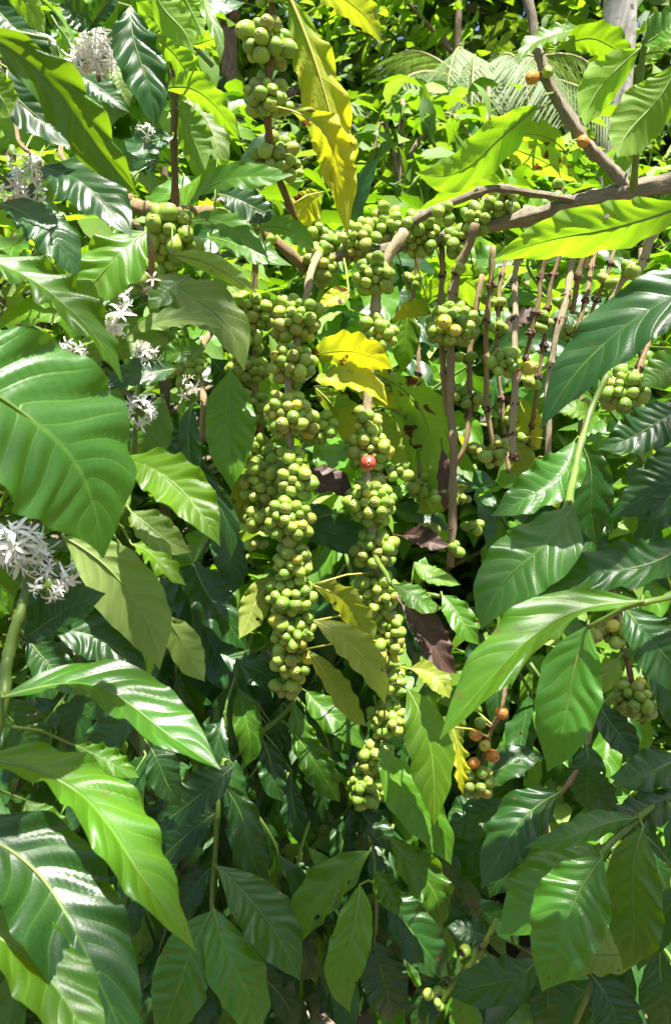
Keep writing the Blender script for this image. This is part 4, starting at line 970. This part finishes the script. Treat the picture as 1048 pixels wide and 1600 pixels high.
def bush(name, label, cat, group, base, height, rx, ry, nleaf, L, mats, seed, trunk_r=.03, low=.15, tmat='trunkbark'):
    """crown of many leaf-sized faces in clumps along radiating limbs"""
    rr = random.Random(seed); root = thing(name, label, cat, base, group)
    V, F = [], []; tips = []
    tops = Vector((rr.uniform(-.1, .1), rr.uniform(-.1, .1), height * .96))
    tp = catmull([Vector((0, 0, -.05)), tops * .4 + Vector((rr.uniform(-.05, .05), 0, 0)), tops], 6)
    tube_data(tp, [trunk_r * (1.1 - .9 * i / len(tp)) for i in range(len(tp))], 8, .08, seed, V, F)
    crown = {m: ([], [], []) for m in mats}
    nl = 26
    for k in range(nl):
        z = height * (low + (1 - low) * (k + rr.random()) / nl); a = k * 2.4 + rr.uniform(-.4, .4)
        f = math.sin(math.pi * min(.97, .12 + .86 * (z / height - low) / (1 - low))) ** .6
        s0 = tp[min(len(tp) - 1, int(z / height * (len(tp) - 1)))]
        reach = Vector((math.cos(a) * rx, math.sin(a) * ry, 0)) * f * rr.uniform(.65, 1.1)
        e = s0 + reach + ZUP * rr.uniform(-.12, .12) * height
        path = catmull([s0, s0 + reach * .5 + ZUP * .06 * height, e], 5)
        tube_data(path, [trunk_r * .35 * (1 - .8 * i / len(path)) for i in range(len(path))], 5, 0, 0, V, F)
        for q in range(nleaf // nl):
            t = rr.uniform(.25, 1) ** .7; i = min(len(path) - 2, int(t * (len(path) - 1))); p = path[i].lerp(path[i + 1], rr.random())
            p = p + Vector((rr.gauss(0, .08), rr.gauss(0, .08), rr.gauss(0, .06))) * rx * 1.1
            out = Vector((reach.x, reach.y, 0)).normalized() if reach.length > 1e-6 else Vector((1, 0, 0))
            d = (out * .6 + Vector((rr.gauss(0, .6), rr.gauss(0, .6), rr.uniform(-.9, .25)))).normalized()
            Nn = ZUP + Vector((rr.gauss(0, .45), rr.gauss(0, .45), 0)); Nn = Nn - d * Nn.dot(d)
            cv, cf, cu = crown[rr.choice(mats)]
            ll = L * rr.uniform(.65, 1.2); small_leaf(cv, cf, cu, p, d, Nn, ll, ll * .21)
    link('trunk', mesh('trunk', V, F, [M[tmat]]), root)
    # one crown mesh
    AV, AF, AU, MI = [], [], [], []
    for mi, m in enumerate(mats):
        cv, cf, cu = crown[m]; o = len(AV); AV += cv; AU += cu; AF += [tuple(i + o for i in f) for f in cf]; MI += [mi] * len(cf)
    link('crown', mesh('crown', AV, AF, [M[m] for m in mats], uvs=AU, mi=MI), root)
    return root

G_B = 'coffee bushes in the sun further back'
def gp(x, d):   # ground point
    p = P(x, 800, d); return Vector((p.x, p.y, 0))
BL = ['sunny coffee bush right behind the upright green twig', 'sunlit coffee bush behind the yellow hanging leaf', 'bright coffee bush under the drooping palm fronds', 'low coffee bush in the sun behind the bare stems',
      'coffee bush in front of the pale palm trunk', 'coffee bush half hidden by the left leafy shoots', 'coffee bush at the far right behind the glowing leaves', 'coffee bush behind the thick bough', 'coffee bush behind the left flower bunches']
for k, (x, d, h, r_, lab) in enumerate([(1000, 2.5, 2.05, .7, 0), (600, 2.7, 2.6, .8, 1), (730, 3.2, 2.85, .85, 2), (850, 2.2, 1.9, .65, 3), (1060, 4.2, 2.6, .8, 4), (260, 2.4, 2.6, .8, 5), (1240, 3.0, 2.8, .9, 6), (690, 2.2, 2.1, .6, 7), (60, 2.6, 2.7, .8, 8)]):
    bush('coffee_bush', BL[lab], 'coffee bush', G_B, gp(x, d), h, r_, r_, 1700, .15, ('lite', 'mid', 'lite', 'sage', 'deep'), 700 + k)
G_T = 'dark glossy trees behind the bushes'
TL = ['dark glossy tree behind the upper berry shoot', 'dark tree behind the pale palm trunk', 'dark tree between the palm fronds', 'dark tree beyond the left flower shoots', 'dark broad tree beyond the right edge leaves']
for k, (x, d, h, r_) in enumerate([(370, 4.6, 5.4, 1.5), (1150, 10.5, 8.5, 2.6), (700, 9.5, 8.2, 2.8), (60, 5.6, 6.0, 1.8), (1230, 6.0, 5.5, 1.8)]):
    bush('dark_tree', TL[k], 'tree', G_T, gp(x, d), h, r_, r_ * .8, 3600, .17 if d < 7 else .26, ('mid', 'lite', 'sage') if k in (1, 2) else ('dark', 'dark', 'mid'), 800 + k, .09, .12)

M['palmbark'] = simple_mat('palm_bark', (0.32, 0.29, 0.24), (0.56, 0.53, 0.46), 5, 0.85, 6, 0.5, (1, 1, 1.6), .2, obj=False, c2=(0.13, 0.12, 0.11))
M['frond'] = leaf_mat('palm_frond', (0.10, 0.17, 0.05), (0.15, 0.22, 0.08), (0.30, 0.46, 0.07), .34, .3, vein=0)
M['frondx'] = simple_mat('palm_rachis', (0.20, 0.22, 0.06), (0.32, 0.30, 0.10), 10, .5, 2)

def palm_frond(root, org, base, az_, el, length, droop, seed, lw=.0075):
    rr = random.Random(seed); h = Vector((math.cos(az_), math.sin(az_), 0)); pts = []
    for i in range(13):
        t = i / 12; pts.append(base + h * length * (t * math.cos(el) * (1 - .25 * t * t)) + ZUP * length * (t * math.sin(el) - droop * t * t))
    V, F = tube_data([p - org for p in pts], [.019 * (1 - .85 * i / 12) for i in range(13)], 6)
    fr_ = link('frond', mesh('frond', V, F, [M['frondx']]), root)
    V, F, UV = [], [], []
    path = catmull(pts, 9); n = len(path)
    for i in range(6, n - 1, 1):
        t = i / n; T = (path[i + 1] - path[i]).normalized(); S = T.cross(ZUP).normalized()
        ll = length * .26 * math.sin(math.pi * (.15 + .8 * t)) ** .7
        for sg in ((-1, 1) if i % 2 else ()):
            d = (S * sg + T * .55 - ZUP * rr.uniform(.45, .95)).normalized(); N = (S * -sg * .6 + ZUP); N = (N - d * N.dot(d)).normalized(); B = d.cross(N); o = len(V)
            p0 = path[i] - org
            for u, hw in ((0, .3), (.3, 1), (.65, .8), (1, .05)):
                c = p0 + d * ll * u - ZUP * ll * .22 * u * u
                V += [c - B * lw * hw, c + B * lw * hw]; UV += [(u, 0), (u, 1)]
            for q in range(3): F.append((o + q * 2, o + q * 2 + 2, o + q * 2 + 3, o + q * 2 + 1))
    link('leaflets', mesh('leaflets', V, F, [M['frond']], uvs=UV), fr_)

def palm(label, base, height, r, fronds, length, seed, lean=(0, 0)):
    rr = random.Random(seed); root = thing('palm_tree', label, 'palm tree', base, 'palm trees in the background')
    path = catmull([Vector((0, 0, -.1)), Vector((lean[0] * .3, lean[1] * .3, height * .5)), Vector((lean[0], lean[1], height))], 20)
    V, F = tube_data(path, [r * (1.12 - .2 * i / len(path)) * (1.035 if i % 3 == 0 else 1) for i in range(len(path))], 16, .02, seed)
    link('trunk', mesh('trunk', V, F, [M['palmbark']]), root)
    top = base + path[-1]
    for k in range(fronds):
        a = k * 2.399 + rr.uniform(-.2, .2); e = rr.uniform(.05, 1.1)
        palm_frond(root, base, top, a, e, length * rr.uniform(.85, 1.1), rr.uniform(.5, .95), seed * 50 + k)
palm('tall palm with a pale mottled trunk at upper right', gp(922, 7.6), 9.0, .145, 14, 2.6, 21, (.15, 0))
palm('shorter palm with drooping fronds behind the sunny bushes', gp(760, 7.6), 4.3, .11, 16, 2.0, 22, (-.2, 0))
palm('low young palm with arching fronds behind the yellow leaf', gp(570, 8.4), 4.0, .10, 14, 2.0, 23)

# far wood, read as one mass
def wood():
    rr = random.Random(9); mats = ('lite', 'mid', 'sage', 'dark'); VV = {m: ([], [], []) for m in set(mats)}
    for k in range(340):
        a = R(rr.uniform(40, 140)); d = rr.uniform(11, 17); c = Vector((math.cos(a) * d, math.sin(a) * d, rr.uniform(.5, 12.5))); s = rr.uniform(.9, 1.9)
        for q in range(150):
            v = Vector((rr.gauss(0, 1), rr.gauss(0, 1), rr.gauss(0, 1))).normalized() * s * rr.uniform(.6, 1.1); v.z *= .8
            d_ = (v.normalized() * .5 + Vector((rr.gauss(0, .6), rr.gauss(0, .6), rr.uniform(-.9, .2)))).normalized()
            N = ZUP + Vector((rr.gauss(0, .5), rr.gauss(0, .5), 0)); L = rr.uniform(.25, .5)
            cv, cf, cu = VV[rr.choice(mats)]; small_leaf(cv, cf, cu, c + v, d_, N, L, L * .24)
    AV, AF, AU, MI, ms = [], [], [], [], []
    for mi, m in enumerate(VV):
        cv, cf, cu = VV[m]; o = len(AV); AV += cv; AU += cu; AF += [tuple(i + o for i in f) for f in cf]; MI += [mi] * len(cf); ms.append(M[m])
    o = link('far_wood', mesh('far_wood', AV, AF, ms, uvs=AU, mi=MI), None)
    o['kind'] = 'stuff'; o['label'] = 'far wood of mixed green trees closing the view'; o['category'] = 'wood'
wood()

def ground():
    n = 90; V, F = [], []
    rr = np.random.RandomState(4)
    xs = np.concatenate([np.linspace(-60, -4, 12), np.linspace(-3.6, 3.6, 60), np.linspace(4, 60, 12)]); ys = np.concatenate([np.linspace(-30, -3, 8), np.linspace(-2.6, 6, 70), np.linspace(7, 90, 16)])
    for y in ys:
        for x in xs: V.append((x, y, float(rr.uniform(-.025, .02)) + .02 * math.sin(x * 3) * math.cos(y * 2.3)))
    nx = len(xs)
    for j in range(len(ys) - 1):
        for i in range(nx - 1): a = j * nx + i; F.append((a, a + 1, a + nx + 1, a + nx))
    m = simple_mat('soil', (0.05, 0.033, 0.024), (0.16, 0.105, 0.075), 14, .95, 8, .9, obj=False, c2=(0.22, 0.16, 0.12))
    o = link('ground', mesh('ground', V, F, [m]), None); o['kind'] = 'structure'
ground()

def litter():
    rr = random.Random(77); AV, AF, AU = [], [], []
    for k in range(1100):
        p = Vector((rr.uniform(-2.2, 2.2), rr.uniform(.5, 4.2), rr.uniform(.01, .05))); a = rr.random() * 6.28
        d = Vector((math.cos(a), math.sin(a), rr.uniform(-.1, .25))).normalized(); L = rr.uniform(.07, .16)
        small_leaf(AV, AF, AU, p, d, ZUP + Vector((rr.gauss(0, .3), rr.gauss(0, .3), 0)), L, L * .22)
    o = link('leaf_litter', mesh('leaf_litter', AV, AF, [M['litter']], uvs=AU), None); o['kind'] = 'stuff'; o['label'] = 'dry brown leaf litter covering the ground'; o['category'] = 'leaf litter'
litter()


# ================= unseen canopy added for shade; gaps let sun reach chosen leaves and fruit
GAPS = [(P(x, y, q), g) for x, y, q, g in [(1000, 985, .49, .06), (865, 1285, .65, .035), (980, 700, .6, .05)]] + [(P(x, y, q), g) for x, y, q, g in [(60, 380, .5, .06), (100, 500, .42, .06), (40, 1320, .38, .07), (20, 1480, .36, .06), (240, 1180, .43, .06), (320, 1210, .42, .05), (60, 120, .45, .06), (150, 60, .66, .08), (860, 880, .55, .03), (20, 290, .58, .09), (180, 960, .56, .06), (176, 500, .62, .08), (226, 550, .62, .07), (221, 642, .62, .07), (150, 600, .62, .07), (60, 860, .48, .07)]] + [(P(x, y, q), g) for x, y, q, g in [(20, 610, .34, .055), (60, 640, .345, .055), (100, 672, .35, .055), (140, 705, .355, .055), (-20, 740, .34, .03), (40, 775, .345, .03), (90, 810, .35, .03), (280, 1170, .42, .05), (150, 1300, .39, .06), (210, 1400, .38, .06), (90, 1230, .4, .05), (100, 1520, .35, .06),
    (790, 1050, .45, .085), (715, 1110, .44, .09), (850, 870, .55, .05), (820, 1045, .45, .04), (980, 520, .51, .085), (290, 800, .51, .06), (470, 480, .8, .10), (450, 570, .8, .10), (450, 640, .8, .10), (465, 750, .8, .09), (450, 815, .8, .08), (460, 890, .8, .08),
    (590, 700, .84, .08), (580, 780, .84, .08), (655, 360, .88, .10), (560, 370, .9, .10), (495, 400, .88, .10), (710, 500, .88, .10), (700, 620, .9, .09), (800, 560, .88, .09), (865, 560, .84, .09), (500, 150, .76, .10), (520, 270, .78, .10),
    (550, 560, .83, .08), (650, 660, .98, .09), (750, 220, .74, .12), (850, 340, .64, .10), (950, 100, .68, .12), (300, 130, .78, .10), (180, 340, .52, .05), (60, 370, .5, .05), (170, 180, .47, .05), (40, 860, .48, .05)]]
def added_shade_tree(targets):
    """added tree out of view; leaf clumps sit sunward of points to be shaded"""
    rr = random.Random(64); base = Vector((-.9, -3.4, 0)); root = thing('added_shade_tree', 'unseen tree added behind the viewer to cast shade, its crown above the view', 'tree', base)
    tp = catmull([Vector((0, 0, -.1)), Vector((.05, .1, 2.5)), Vector((.25, .5, 4.3)), Vector((.5, 1.2, 5.2))], 8)
    V, F = tube_data(tp, [.16 * (1 - .6 * i / len(tp)) for i in range(len(tp))], 12, .06, 3)
    link('trunk', mesh('trunk', V, F, [M['trunkbark']]), root)
    V, F, CV, CF, CU = [], [], [], [], []
    for x, y, d in targets:
        c = P(x, y, d); c = c + SUN * ((5.2 + rr.uniform(0, .9) - c.z) / SUN.z); q = c - base
        p0 = tp[-1 - rr.randrange(5)]; tube_data(catmull([p0, p0.lerp(q, .5) + ZUP * .2, q], 5), [.007 * (1 - .7 * i / 10) for i in range(11)], 6, .05, 1, V, F)
        for e in range(28):
            p = c + Vector((rr.gauss(0, .075), rr.gauss(0, .075), rr.gauss(0, .12))); dd = Vector((rr.gauss(0, 1), rr.gauss(0, 1), rr.uniform(-.8, .2))).normalized()
            L = rr.uniform(.08, .14); ctr = p + dd * L * .5
            if any(((ctr - g) - SUN * (ctr - g).dot(SUN)).length < gr for g, gr in GAPS): continue
            N = ZUP + Vector((rr.gauss(0, .4), rr.gauss(0, .4), 0)); small_leaf(CV, CF, CU, p - base, dd, N, L, L * .23)
    link('limb', mesh('limb', V, F, [M['trunkbark']]), root)
    link('crown', mesh('crown', CV, CF, [M['dark']], uvs=CU), root)
added_shade_tree([(350, 1100, .96), (450, 1180, .93), (500, 1400, .9), (700, 1400, .9), (640, 1260, .86), (380, 1320, .86), (800, 1480, .74), (730, 1230, .9), (900, 1440, .61), (300, 1180, .85), (420, 1250, .88), (330, 1400, .84), (250, 1520, .8), (420, 1520, .84), (540, 1300, .92), (620, 1420, .88), (560, 1560, .85), (680, 1560, .85),
        (760, 1300, .8), (860, 1200, .75), (940, 1300, .66), (830, 1400, .66), (900, 1520, .64), (1020, 1420, .62), (760, 1520, .75), (1000, 1160, .72), (1000, 1060, .8),
        (1000, 740, .58), (830, 870, .56), (960, 880, .56), (300, 960, .9), (200, 1260, .6), (930, 540, .51), (820, 740, .62), (60, 1000, .5), (90, 1440, .37), (210, 110, .6), (310, 700, .84), (40, 540, .34), (110, 600, .35), (60, 700, .34), (150, 770, .36), (-20, 660, .34), (180, 740, .36), (90, 740, .35), (1010, 470, .52), (900, 560, .51), (150, 1090, .44), (790, 900, .56), (880, 1010, .46)])
G_R = 'bushes on the near side of the path, behind the viewer'
for k, (x, y, h, r_) in enumerate([(-2.3, -1.4, 2.3, 1.1), (-.4, -2.6, 2.5, 1.3), (1.9, -1.9, 2.3, 1.2), (-3.0, .6, 2.6, 1.0), (2.9, .5, 2.6, 1.0)]):
    bush('coffee_bush', 'coffee bush on the near side of the path, outside the view', 'coffee bush', G_R, Vector((x, y, 0)), h, r_, r_, 1500, .2, ('dark', 'mid'), 1200 + k, low=.05)
